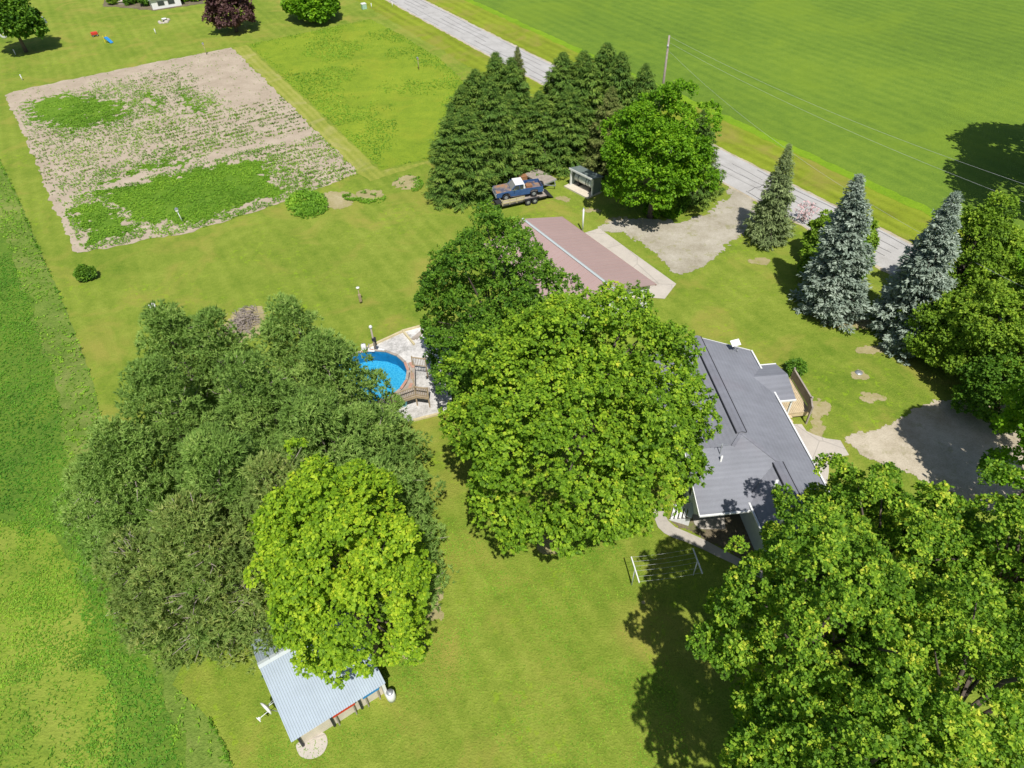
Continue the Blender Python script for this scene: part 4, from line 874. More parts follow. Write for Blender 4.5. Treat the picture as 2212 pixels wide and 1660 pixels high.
# ---------------- garage with the mauve roof
gf = Fr((5.6, 61.65), (12.99, 49.45)); gar_ = root('garage', gf, 'long garage with a mauve metal roof and white ridge strip', 'garage')
GL = gf.len; gw = 4.7    # y left of x = picture right, so inward is -y
def corr(fr_len, y0, z0, y1, z1, pitch, amp, x0=0., n=4, th=.0):
    """corrugated sheet: corrugations run from (y0,z0) to (y1,z1), repeat along x"""
    k = int(fr_len / pitch * n); x = x0 + np.arange(k + 1) * fr_len / k; zo = amp * np.sin(np.arange(k + 1) * 2 * math.pi / n)
    v = [(a, y0, z0 + o) for a, o in zip(x, zo)] + [(a, y1, z1 + o) for a, o in zip(x, zo)]
    return v, [(i, i + 1, i + k + 2, i + k + 1) for i in range(k)]
r1_ = MB().slab([(0, 0, 2.7), (GL, 0, 2.7), (GL, -gw, 4.0), (0, -gw, 4.0)], .08)
for i in range(1, int(GL / .6)): r1_.bar((i * .6, 0, 2.71), (i * .6, -gw, 4.01), .03, .03)
r1_.build('roof', M['mauve'], gar_)
r2_ = MB().slab([(0, -gw, 3.99), (GL, -gw, 3.99), (GL, -2 * gw, 2.69), (0, -2 * gw, 2.69)], .08)
for i in range(1, int(GL / .6)): r2_.bar((i * .6, -gw, 4.0), (i * .6, -2 * gw, 2.70), .03, .03)
r2_.build('roof_slope', M['mauve'], gar_)
mb = MB()
for sg in (-1, 1): mb.slab([(-.02, -gw, 4.09), (GL + .02, -gw, 4.09), (GL + .02, -gw + sg * .13, 4.03), (-.02, -gw + sg * .13, 4.03)], .02)
mb.build('ridge_cap', M['steelwhite'], gar_)
w_ = MB().slab([(.35, -.35, 2.62), (GL - .35, -.35, 2.62), (GL - .35, -2 * gw + .35, 2.62), (.35, -2 * gw + .35, 2.62)], 2.62)
for x_ in (.35, GL - .35): w_.add([(x_, -.35, 2.6), (x_, -2 * gw + .35, 2.6), (x_, -gw, 3.85)], [(0, 1, 2)])
w_.build('wall', M['white'], gar_)
MB().bar((-.03, 0, 2.64), (GL + .03, 0, 2.64), .08, .12).build('fascia', plain('mauve_trim', (.30, .17, .15, 1), .5), gar_)
for i in range(3):
    d_ = MB().box(1.6 + i * 4., 4.6 + i * 4., -.35, -.30, .05, 2.2).build('garage_door', M['white'], gar_)
    MB().box(3.0 + i * 4., 3.2 + i * 4., -.30, -.27, .5, .55).build('handle', M['dark'], d_)
d_ = MB().box(GL - .35, GL - .30, -2.6, -1.6, .05, 2.1).build('door', M['cream'], gar_); MB().box(GL - .30, GL - .26, -1.75, -1.7, 1., 1.08).build('handle', M['metal'], d_)
X, Y, Z = G(*A(1430, 1200, 1580, 620, 4.608), z=.5)
wt = empty('white_tank', (X, Y, 0), .6, 'white rounded tank by the near end wall of the garage', 'tank')
MB().lathe((0, 0, .55), [(.01, -.8), (.2, -.76), (.32, -.6), (.32, .6), (.2, .76), (.01, .8)], 16, 'x').build('shell', M['white'], wt)
for s_ in (-.5, .5): MB().box(s_ - .05, s_ + .05, -.2, .2, 0, .3).build('leg', M['dark'], wt)
# white pole by the garage
X, Y = 7.95, 63.1
fp = empty('white_pole', (X, Y, 0), 0, 'plain white pole standing at the far corner of the garage apron', 'pole')
MB().tube([(0, 0, 0), (0, 0, 2.7)], [.09, .085], 10).build('shaft', M['white'], fp); MB().lathe((0, 0, 2.7), [(.1, 0), (.1, .05), (.02, .1)], 10).build('cap', M['metal'], fp)

# ---------------- metal shed at the lower left
C0 = np.array([-11.45, 12.5]); sfm = Fr(C0, C0 + np.array([.843, .538])); shed = root('metal_shed', sfm, 'low shed with a pale corrugated metal roof and white ridge strip', 'shed')
SL = 5.15
v, f_ = corr(SL, 0, 2.3, 4.15, 3.2, .13, .018); MB().add(v, f_, True).build('roof', M['steel'], shed)
v, f_ = corr(SL, 4.15, 3.19, 7.1, 2.35, .13, .018); MB().add(v, f_, True).build('roof_slope', plain('darker_galvanised_roof', (.34, .40, .45, 1), .5, .2, var=.08), shed)  # far slope gets a darker tone of the same galvanised colour
mb = MB()
for sg in (-1, 1): mb.slab([(-.02, 4.15, 3.26), (SL + .02, 4.15, 3.26), (SL + .02, 4.15 + sg * .19, 3.21), (-.02, 4.15 + sg * .19, 3.21)], .015)
mb.build('ridge_cap', M['steelwhite'], shed)
w_ = MB()
w_.box(.2, .26, .62, 6.9, 0, 2.22); w_.box(SL - .26, SL - .2, .62, 6.9, 0, 2.22); w_.box(.26, SL - .26, 6.84, 6.9, 0, 2.22)
w_.box(.26, SL - .26, .62, .68, 0, .95); w_.box(.26, SL - .26, .62, .68, 1.95, 2.22)
for a, b_ in ((.26, .5), (1.7, 2.35), (3.45, 3.8), (4.75, SL - .26)): w_.box(a, b_, .62, .68, .95, 1.95)
w_.build('wall', M['cream'], shed)
for x_ in (.22, 1.98, 3.58): MB().box(x_, x_ + .12, .5, .617, 0, 2.3).build('post', M['dark'], shed)
MB().box(SL - .19, SL - .02, .3, .6, 0, 2.22).build('corner_post', M['white'], shed)
for k, (a, b_, mt, lb) in enumerate(((2.15, 3.4, 'red', 'long red board leaning on the near wall of the metal shed'), (3.85, 4.8, 'blue', 'bright blue board leaning on the near wall of the metal shed'))):
    e_ = empty('painted_board', sfm(a, .5, 0), sfm.rz, lb, 'board', 'painted boards along the shed')
    MB().box(0, b_ - a, -.12, -.02, 1.25, 1.75).build('panel', M[mt], e_, .01)
    MB().box(.1, .16, -.08, .02, 0, 1.25).build('leg', M['greywood'], e_); MB().box(b_ - a - .16, b_ - a - .1, -.08, .02, 0, 1.25).build('leg', M['greywood'], e_)
e_ = empty('white_barrel', sfm(SL + .05, .1, 0), 0, 'white rounded barrel at the right front corner of the metal shed', 'barrel')
MB().lathe((0, 0, 0), [(.01, 0), (.24, .02), (.26, .4), (.24, .8), (.18, .86), (.01, .86)], 16).build('drum', M['white'], e_); MB().lathe((0, 0, .86), [(.19, 0), (.19, .04), (.01, .05)], 14).build('lid', M['metal'], e_)
# satellite dish beside the shed
X, Y, Z = G(*A(365, 1010, 700, 1850, 3.688), z=1.6)
dd = empty('satellite_dish', (X, Y, 0), sfm.rz + .35, 'white oval satellite dish on arms at the left wall of the metal shed', 'satellite dish')
MB().lathe((0, 0, 1.6), [(.01, .10), (.2, .08), (.36, .02), (.42, -.05), (.40, -.05), (.34, 0.), (.2, .05), (.01, .07)], 24, 'x').build('reflector', M['white'], dd)
MB().tube([(.05, 0, 1.6), (.45, -.02, 1.5), (.75, -.05, 1.5)], .025, 6).tube([(.05, .1, 1.5), (.7, .15, 1.4)], .02, 6).tube([(.05, -.1, 1.4), (.6, -.2, .0)], .025, 6).build('bracket', M['metal'], dd)
MB().tube([(0, 0, 1.2), (-.5, 0, 1.35)], .02, 6).box(-.6, -.5, -.06, .06, 1.28, 1.42).box(-.62, -.58, -.16, .16, 1.31, 1.36).build('feed_arm', M['white'], dd)

# ---------------- clothesline
b1 = G(*A(280, 1430, 1840, 1480, 5.188)); b2 = G(*A(1240, 1270, 1840, 1480, 5.188)); hz = 1.63
c1 = G(*A(275, 990, 1840, 1480, 5.188), z=hz); c2 = G(*A(400, 1390, 1840, 1480, 5.188), z=hz); e1 = G(*A(1235, 858, 1840, 1480, 5.188), z=hz); e2 = G(*A(1382, 1250, 1840, 1480, 5.188), z=hz)
cl = empty('clothesline', (b1[0], b1[1], 0), 0, 'washing line strung between two white T posts on the back lawn', 'clothesline')
rel = lambda p, z=None: (p[0] - b1[0], p[1] - b1[1], p[2] if z is None else z)
MB().tube([rel(b1, -.1), rel((c1 + c2) / 2, hz)], .04, 8).build('post', M['white'], cl); MB().bar(rel(c1), rel(c2), .07).build('crossbar', M['white'], cl)
MB().tube([rel(b2, -.1), rel((e1 + e2) / 2, hz)], .04, 8).build('post', M['white'], cl); MB().bar(rel(e1), rel(e2), .07).build('crossbar', M['white'], cl)
M['line'] = plain('washing_line', (.6, .62, .6, 1), .5)
for q in (.02, .2, .38, .56, .78, .97):
    a = np.array(rel(c1 + (c2 - c1) * q)); b_ = np.array(rel(e1 + (e2 - e1) * q)); pts = [a + (b_ - a) * k - np.array([0, 0, .12 * 4 * k * (1 - k)]) for k in np.linspace(0, 1, 9)]
    MB().tube([p + [0, 0, .04] for p in pts], .006, 4).build('line', M['line'], cl)

# ---------------- pool, deck and gravel yard
PC = np.array([-11.49, 40.36]); PR = 3.13; PZ = 1.14
yard = [(-12.8, 45.0), (-9.53, 47.27), (-8.0, 47.9), (-4.5, 44.5), (-4.9, 37.5), (-5.49, 37.1), (-7.66, 36.4), (-11, 35.2), (-14.8, 36.2), (-15.4, 42)]
sheet('gravel_yard', ragged(yard, .05, .2), M['whitegravel'], .022)
tb = [((-12.4, 45.2), (-9.53, 47.27), 'timber edging along the far side of the pool gravel'), ((-9.6, 47.3), (-7.9, 47.95), 'short timber beam at the far corner of the gravel'), ((-9.45, 47.2), (-8.35, 45.4), 'timber edging running in from the far gravel corner'), ((-7.66, 36.33), (-5.3, 37.05), 'timber edging along the near side of the gravel, above the lawn')]
for a, b_, lb in tb:
    fr_ = Fr(a, b_); e_ = MB().box(0, fr_.len, -.09, .09, 0, .18).build('timber_edging', M['yellowwood'], None, .01); e_.location = (fr_.a[0], fr_.a[1], 0); e_.rotation_euler = (0, 0, fr_.rz); tag(e_, lb, 'timber', 'timbers round the pool gravel')
for i in range(3):
    e_ = MB().box(0, 1.5, -.07, .07, 0, .1).build('loose_plank', M['greywood'], None, .01); e_.location = (-8.75 + i * .26, 46.0 + i * .06, .02 + .02 * i); e_.rotation_euler = (.0, 0, .95 + i * .06)
    tag(e_, ['loose grey plank nearest the pool in the far gravel corner', 'middle one of three loose planks in the far gravel corner', 'loose plank farthest from the pool in the far gravel corner'][i], 'plank', 'loose planks in the gravel corner')
pool = empty('pool', (PC[0], PC[1], 0), 0, 'round above ground swimming pool with bright blue water', 'pool')
n = 18; ang = [2 * math.pi * (k + .5) / n for k in range(n)]
def ring(r, z): return [(r * math.cos(a), r * math.sin(a), z) for a in ang]
v = ring(PR + .03, 0) + ring(PR + .03, PZ); MB().add(v, [(i, (i + 1) % n, n + (i + 1) % n, n + i) for i in range(n)]).build('wall', M['siding'], pool)
m_, t, b = newmat('pool_liner'); o_ = nd(t, 'ShaderNodeTexCoord').outputs['Object']
vv = nd(t, 'ShaderNodeTexVoronoi', feature='DISTANCE_TO_EDGE', i_Scale=4.5); t.links.new(mixc(t, .15, o_, nd(t, 'ShaderNodeTexNoise', i_Scale=2.).outputs['Color']), vv.inputs['Vector'])
t.links.new(ramp(t, [(0, (.16, .56, .72, 1)), (.12, (.07, .42, .62, 1)), (.5, (.05, .36, .57, 1))], vv.outputs[0]), b.inputs['Base Color']); b.inputs['Roughness'].default_value = .6; M['liner'] = m_
M['linerwall'] = plain('liner_wall', (.02, .20, .38, 1), .5, var=.2, scale=3)
v = ring(PR - .03, .05) + ring(PR - .03, PZ - .01); MB().add(v, [(i, n + i, n + (i + 1) % n, (i + 1) % n) for i in range(n)]).build('liner_wall', M['linerwall'], pool)
MB().add(ring(PR - .03, .06), [tuple(range(n))]).build('floor', M['liner'], pool)
m_, t, b = newmat('pool_water')
tr_ = nd(t, 'ShaderNodeBsdfTransparent'); tr_.inputs[0].default_value = (.62, .88, .95, 1); gl = nd(t, 'ShaderNodeBsdfGlossy', i_Roughness=.03)
fz = nd(t, 'ShaderNodeFresnel', i_IOR=1.33); mx = nd(t, 'ShaderNodeMixShader'); t.links.new(fz.outputs[0], mx.inputs[0]); t.links.new(tr_.outputs[0], mx.inputs[1]); t.links.new(gl.outputs[0], mx.inputs[2]); t.links.new(mx.outputs[0], t.nodes['Material Output'].inputs[0])
bn = nd(t, 'ShaderNodeBump', i_Strength=.4, i_Distance=.05); t.links.new(noise(t, 4, 3, .6, wco(t)), bn.inputs['Height']); t.links.new(bn.outputs[0], gl.inputs['Normal']); t.links.new(bn.outputs[0], fz.inputs['Normal'])
MB().add(ring(PR - .04, PZ - .2), [tuple(range(n))]).build('water', m_, pool)
for i in range(n):
    a0, a1 = ang[i], ang[(i + 1) % n]; r0_, r1_2 = PR - .05, PR + .17
    if i % 2: a1 -= .0
    pts = [(r0_ * math.cos(a0), r0_ * math.sin(a0), PZ + .05), (r1_2 * math.cos(a0), r1_2 * math.sin(a0), PZ + .05), (r1_2 * math.cos(a1 - .02), r1_2 * math.sin(a1 - .02), PZ + .05), (r0_ * math.cos(a1 - .02), r0_ * math.sin(a1 - .02), PZ + .05)]
    MB().slab(pts, .06).build('coping', M['greywood' if i % 4 else 'brick'], pool)
# deck by the pool
pd = empty('pool_deck', (0, 0, 0), 0, 'grey wooden deck with spindle railings wrapped round the right side of the pool', 'deck')
rp_ = PR + .2
arc = [(PC[0] + rp_ * math.cos(a), PC[1] + rp_ * math.sin(a)) for a in np.linspace(.45, -1.15, 14)]
outer = [(-9.3, 37.12), (-7.5, 37.95), (-7.62, 39.0), (-7.85, 41.45), (-8.0, 41.95)]
MB().slab([(x, y, PZ + .02) for x, y in arc + outer], .12).slab([(-7.5, 37.95, PZ + .02), (-6.5, 37.7, PZ + .02), (-6.45, 38.8, PZ + .02), (-7.55, 38.9, PZ + .02)], .12).build('floor', M['greywood'], pd)
for (a, b_) in (((-9.3, 37.15), (-7.52, 38.0)), ((-7.5, 38.0), (-6.5, 37.75)), ((-8.0, 41.45), (-6.9, 41.2))):
    mb = MB(); rail(mb, a, b_, PZ, .9, .14, .05); mb.build('railing', M['wood'], pd)
mb = MB(); mb.bar((-7.86, 39.7, PZ + .9), (-7.5, 38.0, PZ + .9), .1, .05); mb.bar((-7.86, 39.7, PZ + .1), (-7.5, 38.0, PZ + .1), .05, .05)
mb.build('handrail', M['wood'], pd)
for q in ((-7.5, 38.0), (-8.0, 41.45), (-6.9, 41.2), (-9.3, 37.15), (-6.5, 37.75), (-7.86, 39.7)): MB().box(q[0] - .05, q[0] + .05, q[1] - .05, q[1] + .05, 0, PZ + 1.02).build('post', M['wood'], pd)
MB().bar((-9.3, 37.1, PZ - .08), (-7.45, 37.9, PZ - .08), .05, .24).bar((-7.45, 37.9, PZ - .08), (-6.5, 37.68, PZ - .08), .05, .24).build('skirt', M['wood'], pd)
for i, (x, y) in enumerate(((-8.1, 41.5), (-7.95, 40.2), (-8.0, 39.0))):
    e_ = MB().box(-.12, .12, -.35, .35, 0, .03).build('faded_board', M['brick'], None, .005); e_.location = (x, y, PZ + .025); e_.rotation_euler = (0, 0, .5 - i * .35)
    tag(e_, ['faded red board on the far end of the pool deck', 'faded red board in the middle of the pool deck', 'faded red board near the railing of the pool deck'][i], 'board', 'faded boards on the pool deck')
X, Y, Z = G(*A(835, 1295, 1040, 940, 4.883), z=.4)
e_ = empty('blue_bin', (X, Y, 0), .4, 'small blue bin on the gravel under the pool deck railing', 'bin'); MB().lathe((0, 0, 0), [(.01, .01), (.2, .01), (.26, .55), (.28, .55), (.28, .6), (.24, .6)], 14).build('tub', M['sky'], e_); MB().tube([(-.2, 0, .6), (0, 0, .8), (.2, 0, .6)], .015, 5).build('handle', M['metal'], e_)
# pool pump box and pole with owl
X, Y, Z = G(*A(265, 500, 1040, 940, 4.883), z=.5)
e_ = empty('pool_pump', (X, Y, 0), .5, 'white pool pump and filter at the far left rim of the pool', 'pool pump'); MB().box(-.35, .35, -.18, .18, 0, .25).build('base', M['white'], e_, .02); MB().lathe((-.1, 0, .25), [(.2, 0), (.22, .3), (.2, .6), (.05, .7)], 16).build('filter', M['white'], e_); MB().tube([(.1, 0, .3), (.3, 0, .4), (.35, -.25, .9)], .04, 8).build('hose', M['metal'], e_)
X, Y, Z = G(*A(415, 520, 1040, 940, 4.883), z=.8); X, Y = X + .0, Y
e_ = empty('lamp_pole', (X, Y, 0), 0, 'wooden pole with a white lamp head beside the far rim of the pool', 'pole')
MB().tube([(0, 0, 0), (0, 0, 3.0)], [.09, .07], 8).build('post', M['greywood'], e_); MB().lathe((0, 0, 3.0), [(.05, 0), (.12, .06), (.15, .16), (.10, .28), (.02, .33)], 14).build('lamp', M['white'], e_)
MB().box(-.1, .22, -.12, .1, 1.7, 2.0).tube([(0, 0, 1.6), (.18, 0, 1.5), (.2, 0, 1.2)], .04, 6).build('switch_box', M['dark'], e_)
for i, (zx, zy) in enumerate(((360, 556), (505, 535))):
    X, Y, Z = G(*A(zx, zy, 1040, 940, 4.883), z=PZ + .06)
    e_ = MB().box(-.28, .28, -.08, .08, 0, .07).build('skimmer_lid', M['white'], None, .015); e_.location = (X, Y, PZ + .055); e_.rotation_euler = (0, 0, -.1 - i * .15); tag(e_, ['white skimmer lid on the pool rim nearest the pump', 'white lid on the pool rim right of the lamp pole'][i], 'lid')

# ---------------- pickup on a flat trailer
TA = lambda x, y, z=0.: G(*A(x, y, 1440, 480, 5.53), z=z)
ta, tc = TA(372, 755, .62), TA(1105, 590, .62)
tf = Fr(tc, ta); TL = tf.len          # x towards the front (left in the picture); far side is -y
trl = root('car_trailer', tf, 'long flat trailer with wooden side rails and tandem wheels under the blue pickup', 'trailer')
TW = 2.35
mb = MB()
for i in range(14): mb.box(0, TL, -TW + i * TW / 14, -TW + (i + .9) * TW / 14, .58, .63)
mb.build('deck', M['greywood'], trl)
mb = MB().bar((0, -.06, .5), (TL, -.06, .5), .08, .15).bar((0, -TW + .06, .5), (TL, -TW + .06, .5), .08, .15)
for i in range(8): mb.bar((TL * i / 7, 0, .46), (TL * i / 7, -TW, .46), .06, .08)
mb.build('frame', M['dark'], trl)
wx = [tf.loc(TA(780, 690, .35))[0], tf.loc(TA(880, 652, .35))[0]]
for x_ in wx:
    wheel(trl, x_, .14, .36, .36, .2); wheel(trl, x_, -TW - .14, .36, .36, .2)
MB().bar((wx[0] + .55, .14, .76), (wx[1] - .55, .14, .76), .24, .03).build('fender', M['dark'], trl)
mb = MB(); x0 = tf.loc(TA(720, 600, 1.))[0]
for zz in (.82, 1.12): mb.bar((x0, .03, zz), (TL + .1, .03, zz), .05, .15)
for q in np.linspace(x0 + .1, TL, 4): mb.bar((q, .03, .55), (q, .03, 1.18), .08, .05)
mb.bar((TL, .0, 1.0), (TL, -TW, 1.0), .04, .12); mb.build('side_rail', M['yellowwood'], trl)
MB().bar((TL, -.4, .5), (TL + 1.3, -TW / 2, .5), .1).bar((TL, -TW + .4, .5), (TL + 1.3, -TW / 2, .5), .1).box(TL + 1.2, TL + 1.5, -TW / 2 - .06, -TW / 2 + .06, .42, .56).bar((TL + 1., -TW / 2, .1), (TL + 1., -TW / 2, .9), .07).build('tongue', M['dark'], trl)
MB().box(TL - .05, TL + .65, -.9, -.05, .6, .95).build('tool_box', M['rubber'], trl, .05)
MB().slab([(-.9, -.1, .15), (0, -.1, .6), (0, -TW + .1, .6), (-.9, -TW + .1, .15)], .05).build('ramp', M['dark'], trl)
# pickup
pA, pB = TA(1045, 530, 1.1), TA(300, 640, 1.1)
pf = Fr(pA, pB); PL = 5.35; zt = .63
pk = empty('pickup_truck', (pf.a[0], pf.a[1], zt), pf.rz, 'old blue pickup truck with a white cab roof and rusty hood, on the flat trailer', 'pickup truck')
PW = 1.95; y0, y1 = -PW, 0.
sc_ = PL / 5.35
mb = MB()
side = [(0, .5), (.55, .5), (.65, .82), (.9, .93), (1.2, .93), (1.45, .82), (1.55, .46), (3.75, .46), (3.85, .82), (4.1, .93), (4.4, .93), (4.65, .82), (4.75, .5), (5.3, .48), (5.35, .9), (5.3, 1.02), (3.6, 1.13), (2.0, 1.13), (0, 1.12)]
mb.prism(side, y1 - .06, y1); mb.prism(side, y0, y0 + .06)
mb.box(0, .05, y0 + .06, y1 - .06, .5, 1.12); mb.box(1.95, 2.0, y0 + .06, y1 - .06, .5, 1.13)
mb.box(5.28, 5.33, y0 + .06, y1 - .06, .62, 1.0)
mb.bar((.02, y1 - .03, 1.13), (1.98, y1 - .03, 1.13), .1, .05); mb.bar((.02, y0 + .03, 1.13), (1.98, y0 + .03, 1.13), .1, .05)
mb.build('body', M['bluepaint'], pk, .015)
MB().box(.05, 1.95, y0 + .06, y1 - .06, .68, .72).box(.5, 1.3, y0 + .06, y0 + .2, .72, .95).box(.5, 1.3, y1 - .2, y1 - .06, .72, .95).build('bed', M['hood'], pk)
MB().slab([(5.3, y0 + .04, 1.02), (5.3, y1 - .04, 1.02), (3.62, y1 - .04, 1.14), (3.62, y0 + .04, 1.14)], .04).bar((5.2, (y0 + y1) / 2, 1.03), (3.7, (y0 + y1) / 2, 1.145), .3, .05).build('hood', M['hood'], pk, .01)
R_ = [(2.12, 1.13), (2.2, 1.62), (3.1, 1.62), (3.62, 1.13)]
cab = MB()
for (a, b_) in zip(R_, R_[1:]):
    for y_ in (y0 + .1, y1 - .1):
        w0 = .0 if a[1] < 1.5 or b_[1] < 1.5 else .06; yy0 = y_ + (.06 if y_ < -1 else -.06) * (a[1] > 1.5); yy1 = y_ + (.06 if y_ < -1 else -.06) * (b_[1] > 1.5)
        cab.bar((a[0], yy0, a[1]), (b_[0], yy1, b_[1]), .07, .07)
for y_, s_ in ((y0 + .13, 1), (y1 - .13, -1)): cab.bar((2.65, y_ - s_ * .03, 1.13), (2.68, y_ + s_ * .03, 1.62), .05, .05)
cab.build('cab_frame', M['bluepaint'], pk)
MB().slab([(2.1, y0 + .14, 1.68), (2.1, y1 - .14, 1.68), (3.16, y1 - .14, 1.68), (3.16, y0 + .14, 1.68)], .07).prism([(2.02, 1.14), (2.10, 1.66), (2.24, 1.66), (2.24, 1.14)], y1 - .15, y1 - .05).prism([(2.02, 1.14), (2.10, 1.66), (2.24, 1.66), (2.24, 1.14)], y0 + .05, y0 + .15).build('cab_roof', M['white'], pk, .03)
MB().add([(3.14, y0 + .17, 1.6), (3.14, y1 - .17, 1.6), (3.6, y1 - .1, 1.14), (3.6, y0 + .1, 1.14)], [(0, 1, 2, 3)]).build('windscreen', M['autoglass'], pk)
MB().add([(2.14, y0 + .17, 1.6), (2.14, y1 - .17, 1.6), (2.1, y1 - .12, 1.14), (2.1, y0 + .12, 1.14)], [(0, 1, 2, 3)]).build('rear_window', M['glass'], pk)
for y_, s_ in ((y1 - .1, -1), (y0 + .1, 1)): MB().add([(2.25, y_ + s_ * .045, 1.6), (3.1, y_ + s_ * .045, 1.6), (3.56, y_, 1.14), (2.25, y_, 1.14)], [(0, 1, 2, 3)]).build('side_window', M['glass'], pk)
for (x_, y_) in ((1.05, y1 - .12), (1.05, y0 + .12), (4.25, y1 - .12), (4.25, y0 + .12)): wheel(pk, x_, y_, .38, .38, .24)
MB().box(5.34, 5.45, y0, y1, .5, .68).build('bumper', M['metal'], pk, .02); MB().box(-.12, -.01, y0 + .1, y1 - .1, .5, .65).build('bumper', M['metal'], pk, .02)
gr_ = MB()
for i in range(5): gr_.box(5.33, 5.37, y0 + .35, y1 - .35, .7 + i * .055, .73 + i * .055)
gr_.build('grille', M['metal'], pk)
for y_ in (y0 + .2, y1 - .2): MB().lathe((5.34, y_, .84), [(.01, .04), (.09, .03), (.11, 0)], 14, 'x').build('headlight', M['white'], pk)
for y_, s_ in ((y1, 1), (y0, -1)): MB().bar((3.3, y_, 1.2), (3.35, y_ + s_ * .18, 1.25), .03).box(3.3, 3.34, min(y_ + s_ * .1, y_ + s_ * .28), max(y_ + s_ * .1, y_ + s_ * .28), 1.2, 1.38).build('mirror', M['metal'], pk)
MB().box(1.0, 1.7, y0 + .5, y0 + 1.1, .72, 1.0).build('crate', M['rust'], pk)
# second trailer
q = [TA(870, 168, .7), TA(1195, 335, .7), TA(1010, 392, .7), TA(725, 235, .7)]
sf2 = Fr(q[3], q[2]); t2 = root('flatbed_trailer', sf2, 'empty flat trailer with weathered planks behind the blue pickup', 'trailer'); L2, W2 = sf2.len + .3, 2.1
mb = MB()
for i in range(12): mb.box(0, L2, i * W2 / 12, (i + .9) * W2 / 12, .66, .71)
mb.build('deck', M['greywood'], t2)
MB().bar((0, .05, .58), (L2, .05, .58), .08, .14).bar((0, W2 - .05, .58), (L2, W2 - .05, .58), .08, .14).bar((L2, 0, .6), (L2, W2, .6), .1, .14).bar((0, 0, .6), (0, W2, .6), .1, .14).bar((L2, .3, .55), (L2 + 1., W2 / 2, .55), .08).bar((L2, W2 - .3, .55), (L2 + 1., W2 / 2, .55), .08).build('frame', M['metal'], t2)
wheel(t2, L2 * .5, -.14, .36, .36, .2); wheel(t2, L2 * .5, W2 + .14, .36, .36, .2)
sp_ = MB().lathe((0, 0, 0), [(.22, -.1), (.34, -.1), (.37, 0), (.34, .1), (.22, .1), (.22, -.1)], 20, 'y').build('spare_tyre', M['rubber'], t2); sp_.location = (L2 - .1, -.15, .8)
X, Y, Z = TA(700, 335, .4); e_ = empty('rusty_crate', (X, Y, 0), .3, 'rusty metal crate behind the cab of the blue pickup', 'crate'); MB().box(-.5, .5, -.35, .35, 0, .9).build('body', M['rust'], e_, .03); MB().box(-.52, .52, -.37, .37, .9, .95).build('lid', M['rust'], e_)
# open shelter with a white tank
s0, s1 = TA(1500, 435), TA(1850, 612)
oh = Fr(s0, s1); sh = root('metal_shelter', oh, 'small open fronted metal shelter at the edge of the spruces', 'shelter'); OL, OD, OH = oh.len, 1.5, 2.1
MB().box(-.35, OL + .1, -.75, OD, 0, .16).build('floor_slab', M['cream'], sh)
for x_ in (0, OL): MB().box(x_ - .08, x_ + .08, -.08, .08, .16, OH + .05).build('post', M['white'], sh)
MB().slab([(-.15, -.1, OH + .15), (OL + .15, -.1, OH + .15), (OL + .15, OD + .1, OH - .15), (-.15, OD + .1, OH - .15)], .06).build('roof', M['grn'], sh)
MB().bar((-.15, -.2, OH + .08), (OL + .15, -.2, OH + .08), .06, .22).build('fascia', M['white'], sh)
mb = MB()
for x_ in (0., OL):
    mb = MB(); k = 24; ys = np.linspace(.08, OD, k); v = [(x_ + .02 * (-1) ** i, y_, z_) for z_ in (.16, OH) for i, y_ in enumerate(ys)]; mb.add(v, [(i, i + 1, k + i + 1, k + i) for i in range(k - 1)]); mb.build('side_wall', M['grn'], sh)
MB().box(0, OL, OD - .03, OD, .16, OH - .1).build('back_wall', M['grn'], sh)
e_ = empty('fuel_tank', oh(OL / 2, OD * .5, .16), oh.rz, 'horizontal white tank with black straps inside the open metal shelter', 'tank')
hl = OL / 2 - .2; MB().lathe((0, 0, 1.0), [(.01, -hl), (.35, -hl + .04), (.55, -hl + .15), (.55, hl - .15), (.35, hl - .04), (.01, hl)], 24, 'x').build('shell', M['white'], e_)
for x_ in (-hl * .5, hl * .3, hl * .55): MB().lathe((x_, 0, 1.0), [(.56, -.03), (.575, -.03), (.575, .03), (.56, .03)], 24, 'x').build('strap', M['dark'], e_)
for x_ in (-hl * .6, hl * .6): MB().box(x_ - .1, x_ + .1, -.35, .35, 0, .5).build('leg', M['dark'], e_)

# ---------------- utility pole and wires
X, Y, Z = G(1446, 77, 10.); up_ = empty('utility_pole', (X, Y, 0), 0, 'tall grey wooden utility pole behind the spruce clump', 'utility pole')
MB().tube([(0, 0, -.2), (0, 0, 10.)], [.19, .12], 10).build('shaft', M['greybark'], up_); MB().tube([(0, 0, 8.5), (-.05, .0, 8.9)], .14, 8).build('collar', M['metal'], up_)
M['wire'] = plain('wire', (.45, .47, .47, 1), .5)
top = np.array([X, Y, 10.])
for i, (px, py, hh, z0, lb) in enumerate(((2212, 398, 8.8, 9.9, 'upper overhead wire crossing the crop field on the right'), (2212, 437, 8.2, 9.2, 'middle overhead wire, just below the upper one'), (1982, 500, 6.6, 8.3, 'lower overhead wire running above the road verge'))):
    e = G(px, py, hh); s_ = top.copy(); s_[2] = z0; dv = (e - s_); end = s_ + dv * 1.35; end[2] = z0
    pts = []
    for k in np.linspace(0, 1, 40):
        p = s_ + (end - s_) * k; p[2] = z0 - 4 * k * (1 - k) * ((z0 - hh) / (4 * (1 / 1.35) * (1 - 1 / 1.35))); pts.append(p)
    tag(MB().tube(pts, .010, 4).build('power_line', M['wire']), lb, 'wire', 'overhead wires along the road')

